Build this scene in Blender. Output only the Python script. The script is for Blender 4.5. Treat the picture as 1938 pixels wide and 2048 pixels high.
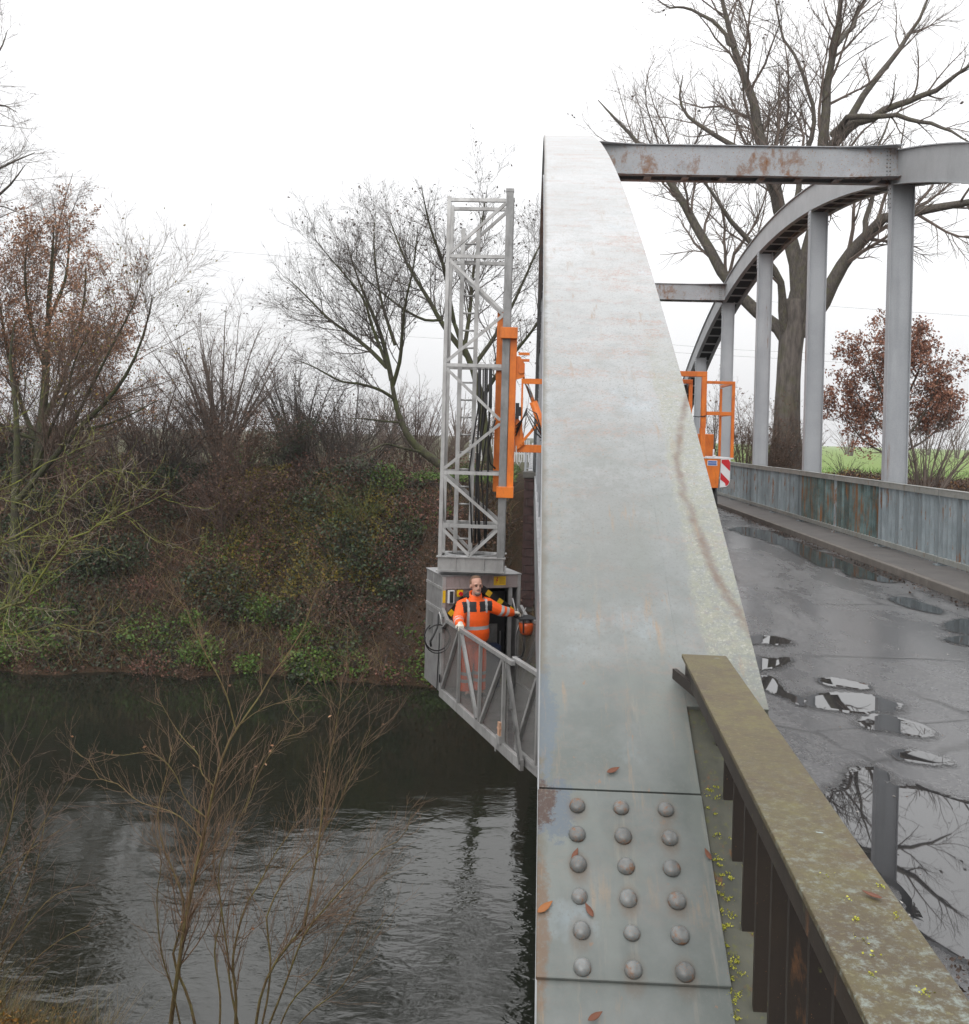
import bpy, math, random
import numpy as np
from mathutils import Vector, Matrix

for o in list(bpy.data.objects):
    bpy.data.objects.remove(o)
scene = bpy.context.scene
COL = scene.collection
random.seed(7)
PI = math.pi

# ------------------------------------------------------------------ camera
FPX, CX, YAW, ROLL, VPX, VPY = 1890.0, 990.0, 0.04, 0.027, 1066.0, 873.0
CY = VPY - ROLL * (VPX - CX)
_f = np.array([-math.sin(YAW), math.cos(YAW), 0.0])
_r = np.array([math.cos(YAW), math.sin(YAW), 0.0])
_u = np.array([0.0, 0.0, 1.0])
_r2 = _r * math.cos(ROLL) + _u * math.sin(ROLL)
_u2 = _u * math.cos(ROLL) - _r * math.sin(ROLL)
EYE = np.array([0.0, 0.0, 1.75])
cam_d = bpy.data.cameras.new('camera')
cam = bpy.data.objects.new('camera', cam_d)
COL.objects.link(cam)
cam_d.sensor_fit = 'HORIZONTAL'
cam_d.sensor_width = 36.0
cam_d.lens = FPX / 1938.0 * 36.0
cam_d.shift_x = (969.0 - CX) / 1938.0
cam_d.shift_y = (CY - 1024.0) / 1938.0
cam_d.clip_start = 0.05
cam_d.clip_end = 6000.0
cam.matrix_world = Matrix(((_r2[0], _u2[0], -_f[0], EYE[0]), (_r2[1], _u2[1], -_f[1], EYE[1]),
                           (_r2[2], _u2[2], -_f[2], EYE[2]), (0, 0, 0, 1)))
scene.camera = cam


def ray(px, py):
    return _r2 * ((px - CX) / FPX) + _u2 * (-(py - CY) / FPX) + _f


def at(px, py, Y):
    """the place seen at a photograph pixel, at a distance Y along the bridge"""
    d = ray(px, py)
    return EYE + d * (Y / d[1])


def onz(px, py, z):
    d = ray(px, py)
    return EYE + d * ((z - EYE[2]) / d[2])


# ------------------------------------------------------------------ world, sun, exposure
world = bpy.data.worlds.new('World')
scene.world = world
world.use_nodes = True
wn, wl = world.node_tree.nodes, world.node_tree.links
wn.clear()
w_out = wn.new('ShaderNodeOutputWorld')
w_sky = wn.new('ShaderNodeTexSky')
w_sky.sky_type = 'NISHITA'
w_sky.sun_disc = False
w_sky.sun_elevation = math.radians(38)
w_sky.sun_rotation = math.radians(200)
w_sky.air_density = 1.5
w_sky.dust_density = 6.0
w_hsv = wn.new('ShaderNodeHueSaturation')
w_hsv.inputs['Saturation'].default_value = 0.12
wl.new(w_sky.outputs[0], w_hsv.inputs['Color'])
w_bg1 = wn.new('ShaderNodeBackground')
w_bg1.inputs[1].default_value = 0.05
wl.new(w_hsv.outputs[0], w_bg1.inputs[0])
w_geo = wn.new('ShaderNodeNewGeometry')
w_sep = wn.new('ShaderNodeSeparateXYZ')
w_tc = wn.new('ShaderNodeTexCoord')
wl.new(w_tc.outputs['Generated'], w_sep.inputs[0])
w_ramp = wn.new('ShaderNodeValToRGB')
wl.new(w_sep.outputs['Z'], w_ramp.inputs[0])
cr = w_ramp.color_ramp
cr.elements[0].position = 0.0
cr.elements[0].color = (.79, .795, .81, 1)
cr.elements[1].position = 1.0
cr.elements[1].color = (2.0, 2.0, 2.02, 1)
e = cr.elements.new(.16); e.color = (.90, .903, .915, 1)
e = cr.elements.new(.38); e.color = (1.10, 1.10, 1.11, 1)
e = cr.elements.new(.55); e.color = (1.45, 1.45, 1.46, 1)
w_nz = wn.new('ShaderNodeTexNoise')
w_nz.inputs['Scale'].default_value = 2.2
w_nz.inputs['Detail'].default_value = 4
wl.new(w_tc.outputs['Generated'], w_nz.inputs['Vector'])
w_mr = wn.new('ShaderNodeMapRange')
w_mr.inputs['To Min'].default_value = .96
w_mr.inputs['To Max'].default_value = 1.06
wl.new(w_nz.outputs['Fac'], w_mr.inputs['Value'])
w_mul = wn.new('ShaderNodeMix'); w_mul.data_type = 'RGBA'; w_mul.blend_type = 'MULTIPLY'
w_mul.inputs[0].default_value = 1.0
wl.new(w_ramp.outputs[0], w_mul.inputs[6])
wl.new(w_mr.outputs[0], w_mul.inputs[7])
w_bg2 = wn.new('ShaderNodeBackground')
w_bg2.inputs[1].default_value = 1.0
wl.new(w_mul.outputs[2], w_bg2.inputs[0])
w_add = wn.new('ShaderNodeAddShader')
wl.new(w_bg1.outputs[0], w_add.inputs[0])
wl.new(w_bg2.outputs[0], w_add.inputs[1])
wl.new(w_add.outputs[0], w_out.inputs[0])

sun_d = bpy.data.lights.new('sun', 'SUN')
sun_d.energy = 0.5
sun_d.angle = math.radians(35)
sun_d.color = (1.0, .97, .93)
sun = bpy.data.objects.new('sun', sun_d)
COL.objects.link(sun)
sun.rotation_euler = (math.radians(52), 0, math.radians(-20))

scene.view_settings.view_transform = 'Standard'
scene.view_settings.look = 'None'
scene.view_settings.exposure = 0.0
scene.view_settings.gamma = 1.0
scene.view_settings.use_curve_mapping = False
scene.render.engine = 'CYCLES'
scene.cycles.max_bounces = 8
scene.cycles.transparent_max_bounces = 24
scene.cycles.volume_bounces = 0
scene.cycles.use_denoising = True


# ------------------------------------------------------------------ material helpers
def S(nt, t, ins=None, **props):
    n = nt.nodes.new(t)
    for k, v in props.items():
        setattr(n, k, v)
    for k, v in (ins or {}).items():
        s = n.inputs[k]
        if isinstance(v, bpy.types.NodeSocket):
            nt.links.new(v, s)
        else:
            s.default_value = v
    return n


def coord(nt, scale=(1, 1, 1), kind='Object', rot=(0, 0, 0)):
    tc = S(nt, 'ShaderNodeTexCoord')
    return S(nt, 'ShaderNodeMapping', {'Vector': tc.outputs[kind], 'Scale': scale, 'Rotation': rot}).outputs[0]


def noise(nt, vec, scale, detail=4.0, rough=.55, dist=0.0):
    return S(nt, 'ShaderNodeTexNoise', {'Vector': vec, 'Scale': scale, 'Detail': detail, 'Roughness': rough,
                                        'Distortion': dist}).outputs['Fac']


def ramp(nt, fac, stops):
    n = S(nt, 'ShaderNodeValToRGB', {'Fac': fac})
    el = n.color_ramp.elements
    while len(el) < len(stops):
        el.new(.5)
    for e, (p, c) in zip(el, stops):
        e.position = p
        e.color = (c, c, c, 1) if not hasattr(c, '__len__') else (*c, 1)
    return n.outputs[0]


def mix(nt, fac, a, b, mode='MIX'):
    n = S(nt, 'ShaderNodeMix', data_type='RGBA', blend_type=mode)
    for i, v in ((0, fac), (6, a), (7, b)):
        s = n.inputs[i]
        if isinstance(v, bpy.types.NodeSocket):
            nt.links.new(v, s)
        else:
            s.default_value = v if i == 0 else ((*v, 1) if hasattr(v, '__len__') else (v, v, v, 1))
    return n.outputs[2]


def math_(nt, op, a, b=0.0, clamp=False):
    n = S(nt, 'ShaderNodeMath', operation=op, use_clamp=clamp)
    for i, v in ((0, a), (1, b)):
        if isinstance(v, bpy.types.NodeSocket):
            nt.links.new(v, n.inputs[i])
        else:
            n.inputs[i].default_value = v
    return n.outputs[0]


def newmat(name):
    m = bpy.data.materials.new(name)
    m.use_nodes = True
    nt = m.node_tree
    b = nt.nodes['Principled BSDF']
    return m, nt, b


def setin(nt, b, **kw):
    names = {'color': 'Base Color', 'rough': 'Roughness', 'metal': 'Metallic', 'normal': 'Normal', 'spec': 'Specular IOR Level',
             'alpha': 'Alpha', 'sub': 'Subsurface Weight', 'coat': 'Coat Weight', 'ior': 'IOR'}
    for k, v in kw.items():
        s = b.inputs[names[k]]
        if isinstance(v, bpy.types.NodeSocket):
            nt.links.new(v, s)
        else:
            s.default_value = (*v, 1) if hasattr(v, '__len__') and len(v) == 3 else v


def bump(nt, h, strength=.3, dist=.01):
    return S(nt, 'ShaderNodeBump', {'Height': h, 'Strength': strength, 'Distance': dist}).outputs[0]


RUST = (.26, .115, .038)
RUST_DARK = (.075, .033, .018)


def paint(name, c1, c2, rust=.62, rust_w=.05, scale=1.0, stretch=(1, 1, .25), rough=.42, metal=0.0, moss=None, moss_at=.6, grime=.5, spec=.5, world=False, tone=0.0):
    """old painted steel: two tones, vertical rust runs, specks, dull grime and optional moss"""
    m, nt, b = newmat(name)
    v = coord(nt)
    vs = coord(nt, stretch)
    if world:
        pos = S(nt, 'ShaderNodeNewGeometry').outputs['Position']
        v = S(nt, 'ShaderNodeMapping', {'Vector': pos}).outputs[0]
        vs = S(nt, 'ShaderNodeMapping', {'Vector': pos, 'Scale': stretch}).outputs[0]
    big = noise(nt, v, 1.3 * scale, 5, .6)
    col = mix(nt, ramp(nt, big, [(.35, 0.0), (.65, 1.0)]), c1, c2)
    if tone:
        rnd = S(nt, 'ShaderNodeObjectInfo').outputs['Random']
        col = mix(nt, ramp(nt, rnd, [(0.0, tone), (.7, 0.0)]), col, tuple(x * .35 for x in c2))
    fine = noise(nt, v, 40 * scale, 4, .7)
    col = mix(nt, ramp(nt, fine, [(.35, .25), (.6, 0.0)]), col, tuple(x * .6 for x in c1))
    g = noise(nt, vs, 5 * scale, 5, .65)
    col = mix(nt, ramp(nt, g, [(.5, 0.0), (.8, grime)]), col, tuple(x * .45 for x in c2))
    r1 = noise(nt, vs, 3.2 * scale, 8, .72, .3)
    rm = ramp(nt, r1, [(rust, 0.0), (rust + rust_w, .55), (rust + 2.5 * rust_w, 1.0)])
    col = mix(nt, rm, col, mix(nt, fine, RUST, RUST_DARK))
    sp = noise(nt, v, 55 * scale, 2, .5)
    spm = ramp(nt, sp, [(rust + .11, 0.0), (rust + .15, .8)])
    col = mix(nt, spm, col, RUST)
    if moss:
        mo = noise(nt, v, 9 * scale, 7, .7)
        col = mix(nt, ramp(nt, mo, [(moss_at, 0.0), (moss_at + .1, .85)]), col, moss)
    ro = math_(nt, 'ADD', ramp(nt, big, [(.3, rough - .08), (.7, rough + .08)]), math_(nt, 'MULTIPLY', rm, .3))
    hh = math_(nt, 'ADD', math_(nt, 'MULTIPLY', fine, .25), math_(nt, 'MULTIPLY', rm, .6))
    setin(nt, b, color=col, rough=ro, metal=metal, spec=spec, normal=bump(nt, hh, .25, .004))
    return m


def plain(name, c, rough=.5, metal=0.0, var=.25, scale=6.0, bumpy=0.0, c2=None):
    m, nt, b = newmat(name)
    v = coord(nt)
    n = noise(nt, v, scale, 5, .6)
    c2 = c2 or tuple(x * (1 - var) for x in c)
    setin(nt, b, color=mix(nt, ramp(nt, n, [(.3, 0.0), (.7, 1.0)]), c, c2), rough=rough, metal=metal)
    if bumpy:
        setin(nt, b, normal=bump(nt, noise(nt, v, scale * 6, 4, .6), bumpy, .01))
    return m


def leafmat(name, cols, rough=.55, trans=.15, spec=.3):
    """each loose leaf takes its own tone"""
    m, nt, b = newmat(name)
    rnd = S(nt, 'ShaderNodeNewGeometry').outputs['Random Per Island']
    k = len(cols)
    col = ramp(nt, rnd, [((i + .5) / k, c) for i, c in enumerate(cols)])
    setin(nt, b, color=col, rough=rough, spec=spec)
    return m


def bark(name, c1, c2, moss=None, moss_at=.55, scale=1.0, up=True):
    m, nt, b = newmat(name)
    v = coord(nt)
    n1 = noise(nt, v, 2.0 * scale, 5, .65)
    n2 = noise(nt, coord(nt, (1, 1, .2)), 18 * scale, 5, .7)
    col = mix(nt, n1, c1, c2)
    col = mix(nt, ramp(nt, n2, [(.38, .85), (.6, 0.0)]), col, tuple(x * .3 for x in c1))
    if moss:
        mm = noise(nt, v, 3.3 * scale, 6, .7)
        mf = ramp(nt, mm, [(moss_at - .12, 0.0), (moss_at + .1, .9)])
        col = mix(nt, mf, col, moss)
    setin(nt, b, color=col, rough=.8, spec=.25, normal=bump(nt, n2, .6, .03))
    return m


# ------------------------------------------------------------------ mesh helpers
def np_mesh(name, verts, quads=None, tris=None, smooth=False):
    me = bpy.data.meshes.new(name)
    verts = np.asarray(verts, dtype=np.float32)
    me.vertices.add(len(verts))
    me.vertices.foreach_set('co', verts.ravel())
    idx, starts, pos = [], [], 0
    if quads is not None and len(quads):
        q = np.asarray(quads, dtype=np.int32)
        idx.append(q.ravel()); starts.append(np.arange(len(q), dtype=np.int32) * 4); pos = q.size
    if tris is not None and len(tris):
        t = np.asarray(tris, dtype=np.int32)
        idx.append(t.ravel()); starts.append(pos + np.arange(len(t), dtype=np.int32) * 3)
    idx = np.concatenate(idx); starts = np.concatenate(starts)
    me.loops.add(len(idx)); me.loops.foreach_set('vertex_index', idx)
    me.polygons.add(len(starts)); me.polygons.foreach_set('loop_start', starts)
    me.update(calc_edges=True)
    me.polygons.foreach_set('use_smooth', np.full(len(starts), smooth))
    return me


class MB:
    """collects boxes, bars, tubes and prisms in world coordinates"""

    def __init__(s):
        s.v, s.f, s.sm = [], [], []

    def add(s, vs, fs, smooth=False):
        o = len(s.v)
        s.v += [tuple(map(float, p)) for p in vs]
        s.f += [tuple(o + i for i in f) for f in fs]
        s.sm += [smooth] * len(fs)
        return s

    def hexa(s, p):
        return s.add(p, [(0, 3, 2, 1), (4, 5, 6, 7), (0, 1, 5, 4), (1, 2, 6, 5), (2, 3, 7, 6), (3, 0, 4, 7)])

    def box(s, x0, x1, y0, y1, z0, z1, T=None):
        p = [(x0, y0, z0), (x1, y0, z0), (x1, y1, z0), (x0, y1, z0), (x0, y0, z1), (x1, y0, z1), (x1, y1, z1), (x0, y1, z1)]
        if T:
            p = [T(*q) for q in p]
        return s.hexa(p)

    def bar(s, a, b, w, h, up=(0, 0, 1)):
        a, b, up = Vector(a), Vector(b), Vector(up)
        d = (b - a).normalized()
        x = d.cross(up)
        if x.length < 1e-3:
            x = d.cross(Vector((0, 1, 0)))
        x.normalize()
        y = x.cross(d).normalized()
        q = [(-.5, -.5), (.5, -.5), (.5, .5), (-.5, .5)]
        return s.hexa([a + x * (i * w) + y * (j * h) for i, j in q] + [b + x * (i * w) + y * (j * h) for i, j in q])

    def tube(s, pts, r, sides=8, cap=True):
        pts = [Vector(p) for p in pts]
        n = len(pts)
        rs = r if hasattr(r, '__len__') else [r] * n
        ref = None
        rings = []
        for i in range(n):
            t = (pts[min(i + 1, n - 1)] - pts[max(i - 1, 0)]).normalized()
            if ref is None:
                ref = t.cross(Vector((0, 0, 1)))
                if ref.length < .05:
                    ref = t.cross(Vector((0, 1, 0)))
            ref = (ref - t * ref.dot(t)).normalized()
            w = t.cross(ref)
            rings.append([pts[i] + (ref * math.cos(2 * PI * k / sides) + w * math.sin(2 * PI * k / sides)) * rs[i] for k in range(sides)])
        return s.rings(rings, cap)

    def rings(s, rings, cap=True, smooth=True):
        o = len(s.v)
        k = len(rings[0])
        for rg in rings:
            s.v += [tuple(map(float, p)) for p in rg]
        for i in range(len(rings) - 1):
            for j in range(k):
                s.f.append((o + i * k + j, o + i * k + (j + 1) % k, o + (i + 1) * k + (j + 1) % k, o + (i + 1) * k + j))
                s.sm.append(smooth)
        if cap:
            s.f.append(tuple(o + j for j in reversed(range(k)))); s.sm.append(False)
            s.f.append(tuple(o + (len(rings) - 1) * k + j for j in range(k))); s.sm.append(False)
        return s

    def prism(s, pts, d):
        """a flat outline given thickness by the vector d"""
        n = len(pts)
        d = Vector(d)
        vs = [Vector(p) for p in pts] + [Vector(p) + d for p in pts]
        fs = [tuple(reversed(range(n))), tuple(range(n, 2 * n))] + [(i, (i + 1) % n, n + (i + 1) % n, n + i) for i in range(n)]
        return s.add(vs, fs)

    def sphere(s, c, r, nu=8, nv=6, lo=0.0, axis=None, T=None):
        c = Vector(c)
        rx, ry, rz = r if hasattr(r, '__len__') else (r, r, r)
        rings = []
        for i in range(nv + 1):
            th = -PI / 2 + PI * i / nv
            cc = max(math.cos(th), .02)
            rings.append([(c + Vector((rx * cc * math.cos(2 * PI * j / nu), ry * cc * math.sin(2 * PI * j / nu), rz * math.sin(th)))) for j in range(nu)])
        if T:
            rings = [[T(p) for p in rg] for rg in rings]
        return s.rings(rings)


WORLD_AT = {}


def put(o, parent, label, cat, group, kind):
    if label: o['label'] = label
    if cat: o['category'] = cat
    if group: o['group'] = group
    if kind: o['kind'] = kind
    if parent is not None: o.parent = parent


def thing(name, label, cat, loc, group=None):
    o = bpy.data.objects.new(name, None)
    o.empty_display_size = .2
    COL.objects.link(o)
    o.location = loc
    WORLD_AT[o.name] = Vector(loc)
    put(o, None, label, cat, group, None)
    return o


def link_mesh(name, me, mats, parent=None, label=None, cat=None, group=None, kind=None, loc=None):
    o = bpy.data.objects.new(name, me)
    COL.objects.link(o)
    for m in (mats if isinstance(mats, (list, tuple)) else [mats]):
        me.materials.append(m)
    base = WORLD_AT[parent.name] if parent is not None else Vector((0, 0, 0))
    o.location = (Vector(loc) - base) if loc is not None else (0, 0, 0)
    WORLD_AT[o.name] = base + o.location
    put(o, parent, label, cat, group, kind)
    return o


def add(name, mb, mat, parent=None, label=None, cat=None, group=None, kind=None, origin=None, bevel=0.0):
    """one mesh object out of a collector; its vertices are stored relative to its own origin"""
    base = Vector(origin) if origin is not None else (WORLD_AT[parent.name] if parent is not None else Vector((0, 0, 0)))
    me = bpy.data.meshes.new(name)
    me.from_pydata([(p[0] - base.x, p[1] - base.y, p[2] - base.z) for p in mb.v], [], mb.f)
    me.polygons.foreach_set('use_smooth', mb.sm)
    me.update()
    o = link_mesh(name, me, mat, parent, label, cat, group, kind, base)
    if bevel:
        bv = o.modifiers.new('edge', 'BEVEL')
        bv.width = bevel; bv.segments = 2; bv.limit_method = 'ANGLE'; bv.angle_limit = math.radians(40)
    return o


def again(o, shift, parent=None, label=None):
    """one more of the same piece"""
    c = o.copy()
    COL.objects.link(c)
    if parent is not None:
        c.parent = parent
    c.location = Vector(o.location) + Vector(shift)
    if label: c['label'] = label
    return c


# ------------------------------------------------------------------ materials
M = {}
M['deck_steel'] = paint('deck_steel', (.30, .31, .32), (.24, .25, .26), rust=.60, rust_w=.05)
M['post'] = paint('post_paint', (.36, .375, .395), (.30, .315, .335), rust=.63, rust_w=.03, stretch=(1, 1, .10), grime=.35, world=True, rough=.5)
M['beam'] = paint('beam_paint', (.33, .345, .37), (.28, .29, .30), rust=.53, rust_w=.06, scale=1.0, stretch=(1, 1, .6), grime=.35, rough=.5)
M['arch_side'] = paint('arch_paint', (.36, .37, .38), (.32, .33, .34), rust=.67, rust_w=.05, stretch=(1, 1, .3), grime=.3, rough=.5)
M['underside'] = paint('underside_paint', (.16, .17, .18), (.11, .12, .13), rust=.66)
M['handrail_old'] = paint('handrail_grey', (.25, .255, .24), (.19, .20, .185), rust=.60, rust_w=.04, rough=.55, moss=(.11, .12, .08), moss_at=.56)
M['balusters'] = paint('baluster_paint', (.25, .29, .31), (.18, .215, .23), rust=.57, rust_w=.03, scale=2.6, stretch=(1, 1, .22), grime=.85, rough=.55, world=True, tone=.55)
M['balusters_teal'] = paint('baluster_teal', (.13, .20, .205), (.045, .07, .06), rust=.52, rust_w=.05, scale=3.0, stretch=(1, 1, .12), grime=1.0, rough=.6, world=True, tone=.75)
M['asphalt_walk'] = plain('sidewalk_asphalt', (.10, .093, .088), .75, 0, .35, 3.0, .4)
M['concrete'] = plain('kerb_concrete', (.14, .125, .11), .8, 0, .4, 5.0, .5)
M['concrete_dark'] = plain('old_concrete', (.10, .095, .085), .85, 0, .5, 2.0, .5)
M['galv'] = paint('galvanised_steel', (.50, .50, .495), (.34, .335, .33), rust=.74, rust_w=.05, scale=2.5, rough=.42, metal=.5, grime=.7, tone=.35)
M['galv_dark'] = paint('worn_aluminium', (.30, .30, .30), (.18, .18, .178), rust=.74, rust_w=.05, scale=2.5, rough=.42, metal=.65, grime=.7)
M['panel'] = paint('sheet_aluminium', (.33, .33, .335), (.235, .23, .23), rust=.72, rust_w=.05, scale=2.5, stretch=(1, 1, .4), rough=.42, metal=.45, grime=.75)
M['panel_pink'] = paint('stained_sheet', (.34, .29, .28), (.26, .21, .205), rust=.68, rust_w=.05, scale=2.5, rough=.45, metal=.2, grime=.7)
M['orange'] = paint('orange_paint', (.72, .19, .018), (.56, .13, .016), rust=.70, rust_w=.05, scale=3.0, rough=.38, grime=.7)
M['black'] = plain('black_rubber', (.012, .012, .013), .45)
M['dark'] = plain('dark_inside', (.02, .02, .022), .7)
M['chrome'] = plain('chrome_rod', (.62, .63, .64), .15, 1.0, .1)
M['yellow'] = plain('yellow_sticker', (.72, .44, .01), .5, 0, .2, 9)
M['red'] = plain('red_reflective', (.50, .012, .02), .35, 0, .12)
M['white'] = plain('white_reflective', (.66, .66, .67), .4, 0, .12)
M['blue'] = plain('blue_label', (.09, .16, .40), .4, 0, .2)
M['grey_plastic'] = plain('grey_plastic', (.30, .30, .30), .5)
M['amber'] = plain('amber_plastic', (.48, .08, .015), .3, 0, .25)
M['wood'] = plain('pale_wood', (.50, .30, .20), .7, 0, .35, 8)
M['lichen'] = leafmat('yellow_lichen', [(.34, .33, .04), (.24, .26, .03), (.42, .40, .07)])
M['brown_leaf'] = leafmat('fallen_brown_leaf', [(.11, .038, .022), (.14, .055, .03)])
M['tan_leaf'] = leafmat('tan_leaf', [(.30, .12, .035), (.24, .09, .03)])


def arch_top_mat():
    m, nt, b = newmat('arch_top_plate_paint')
    v = coord(nt)
    sepn = S(nt, 'ShaderNodeSeparateXYZ', {'Vector': coord(nt)})
    y = math_(nt, 'ADD', sepn.outputs['Y'], .92)
    x = math_(nt, 'ADD', sepn.outputs['X'], .039)
    big = noise(nt, v, 1.1, 6, .6, .3)
    col = mix(nt, ramp(nt, big, [(.35, 0.0), (.7, 1.0)]), (.415, .422, .43), (.34, .345, .346))
    mott = noise(nt, v, 11, 7, .75)
    col = mix(nt, ramp(nt, mott, [(.36, .6), (.54, 0.0)]), col, (.24, .25, .245))
    # dirtier, greener and wetter where the plate lies low and flat near its foot
    low = ramp(nt, math_(nt, 'MULTIPLY', y, .1), [(.24, 1.0), (.33, .64), (.54, 0.0)])
    low = math_(nt, 'MULTIPLY', low, ramp(nt, noise(nt, v, 3.1, 6, .65), [(.25, .72), (.60, 1.0)]))
    col = mix(nt, low, col, (.100, .112, .105))
    blot = ramp(nt, noise(nt, coord(nt, (2.2, 1, 1)), 1.9, 4, .6), [(.50, 0.0), (.66, .7)])
    col = mix(nt, math_(nt, 'MULTIPLY', blot, low), col, (.16, .175, .16))
    # rust blooms lying across the plate and small rust pocks
    rv = coord(nt, (1, 3.2, 1))
    rr = noise(nt, rv, 2.4, 9, .78, .25)
    hi = ramp(nt, math_(nt, 'MULTIPLY', y, .1), [(.22, .12), (.55, 1.0)])
    rm = math_(nt, 'MULTIPLY', ramp(nt, rr, [(.50, 0.0), (.60, .6), (.75, .95)]), hi)
    grain = ramp(nt, noise(nt, v, 60, 3, .7), [(.42, 0.0), (.58, 1.0)])
    col = mix(nt, math_(nt, 'MULTIPLY', rm, grain), col, (.30, .16, .11))
    sp = noise(nt, coord(nt, (1, .5, 1)), 44, 4, .65)
    spm = ramp(nt, sp, [(.665, 0.0), (.72, .7)])
    col = mix(nt, spm, col, (.21, .125, .08))
    runs = ramp(nt, noise(nt, coord(nt, (9, .7, 1)), 3.0, 6, .7), [(.58, 0.0), (.75, .45)])
    col = mix(nt, runs, col, (.27, .235, .19))
    rim = ramp(nt, math_(nt, 'ADD', x, math_(nt, 'MULTIPLY', math_(nt, 'SUBTRACT', mott, .5), .05)), [(.042, .75), (.062, 0.0)])
    col = mix(nt, rim, col, (.10, .085, .06))
    blue = ramp(nt, noise(nt, coord(nt, (1, .6, 1), rot=(.4, .2, .1)), 4.2, 5, .6), [(.60, 0.0), (.76, .28)])
    col = mix(nt, blue, col, (.38, .48, .56))
    # flaked crescent along the inner edge with a rust trail running through it
    wob = math_(nt, 'MULTIPLY', math_(nt, 'SUBTRACT', noise(nt, coord(nt, (.6, 1, 1)), 4, 7, .72), .5), .09)
    dy = math_(nt, 'SUBTRACT', y, 3.45)
    line_x = math_(nt, 'ADD', math_(nt, 'MULTIPLY', math_(nt, 'MULTIPLY', dy, dy), .27), .548)
    near = math_(nt, 'MULTIPLY', ramp(nt, math_(nt, 'MULTIPLY', y, .1), [(.24, .0), (.275, 1.0), (.40, 1.0), (.47, 0.0)]), 1.0)
    xe = math_(nt, 'ADD', x, wob)
    em = math_(nt, 'MULTIPLY', ramp(nt, xe, [(.505, 0.0), (.525, 1.0)]), near)
    crust = noise(nt, v, 34, 6, .8)
    col = mix(nt, math_(nt, 'MULTIPLY', em, ramp(nt, crust, [(.40, 0.0), (.56, .62)])), col, (.22, .225, .165))
    flake = ramp(nt, noise(nt, v, 95, 6, .85, .5), [(.52, 0.0), (.64, .6)])
    col = mix(nt, math_(nt, 'MULTIPLY', em, flake), col, (.42, .42, .37))
    off = math_(nt, 'ABSOLUTE', math_(nt, 'SUBTRACT', xe, line_x))
    line = math_(nt, 'MULTIPLY', ramp(nt, math_(nt, 'ADD', off, math_(nt, 'MULTIPLY', math_(nt, 'SUBTRACT', crust, .5), .03)), [(.004, 1.0), (.022, 0.0)]), near)
    col = mix(nt, math_(nt, 'MULTIPLY', line, ramp(nt, noise(nt, v, 13, 6, .75), [(.34, .28), (.60, .85)])), col, (.125, .085, .065))
    def spot(cx, cy, rx, ry):
        a_ = math_(nt, 'DIVIDE', math_(nt, 'SUBTRACT', x, cx), rx)
        b_ = math_(nt, 'DIVIDE', math_(nt, 'SUBTRACT', y, cy), ry)
        return math_(nt, 'SQRT', math_(nt, 'ADD', math_(nt, 'MULTIPLY', a_, a_), math_(nt, 'MULTIPLY', b_, b_)))
    rag = math_(nt, 'MULTIPLY', math_(nt, 'SUBTRACT', noise(nt, v, 24, 8, .78), .5), 2.6)
    # scuffed blue under-paint and a torn rusty corner at the outer rim
    s1 = ramp(nt, math_(nt, 'ADD', spot(.055, 2.50, .030, .17), rag), [(.75, .75), (1.0, 0.0)])
    col = mix(nt, s1, col, (.095, .12, .145))
    s2 = ramp(nt, math_(nt, 'ADD', spot(.075, 2.275, .055, .075), rag), [(.8, .8), (1.0, 0.0)])
    col = mix(nt, s2, col, (.085, .105, .13))
    s3 = ramp(nt, math_(nt, 'ADD', spot(.050, 2.285, .034, .055), rag), [(.8, .95), (1.0, 0.0)])
    col = mix(nt, s3, col, (.055, .032, .024))
    s4 = ramp(nt, math_(nt, 'ADD', spot(.27, 3.25, .17, .42), rag), [(.4, .5), (1.25, 0.0)])
    col = mix(nt, s4, col, (.15, .155, .145))
    s5 = ramp(nt, math_(nt, 'ADD', spot(.045, 2.02, .022, .16), rag), [(.6, .8), (1.0, 0.0)])
    col = mix(nt, s5, col, (.13, .085, .055))
    for (cx, cy, k_) in ((.131, 2.281, .5), (.342, 2.217, .7), (.131, 2.152, .8), (.237, 2.088, .75), (.342, 2.088, .6), (.131, 2.023, .6), (.342, 1.959, .55), (.237, 1.959, .5), (.237, 2.217, .35), (.342, 2.281, .6)):
        rg_ = ramp(nt, math_(nt, 'ADD', spot(cx, cy - .006, .030, .040), math_(nt, 'MULTIPLY', rag, .35)), [(.55, k_), (1.1, 0.0)])
        col = mix(nt, rg_, col, (.115, .095, .075))
    # worn rings and little drips
    dr = ramp(nt, noise(nt, coord(nt, (14, 1.6, 1)), 2.0, 7, .75), [(.58, 0.0), (.67, .7)])
    col = mix(nt, math_(nt, 'MULTIPLY', dr, ramp(nt, noise(nt, v, 2.7, 3), [(.45, 0.0), (.6, 1.0)])), col, (.24, .17, .11))
    grit = ramp(nt, noise(nt, v, 110, 4, .75), [(.54, 0.0), (.64, .6)])
    col = mix(nt, grit, col, (.13, .135, .125))
    ro = ramp(nt, mott, [(.3, .30), (.7, .46)])
    h = math_(nt, 'ADD', math_(nt, 'MULTIPLY', mott, .4), math_(nt, 'MULTIPLY', math_(nt, 'MULTIPLY', em, crust), 1.2))
    setin(nt, b, color=col, rough=ro, spec=.35, normal=bump(nt, h, .45, .004))
    return m


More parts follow.
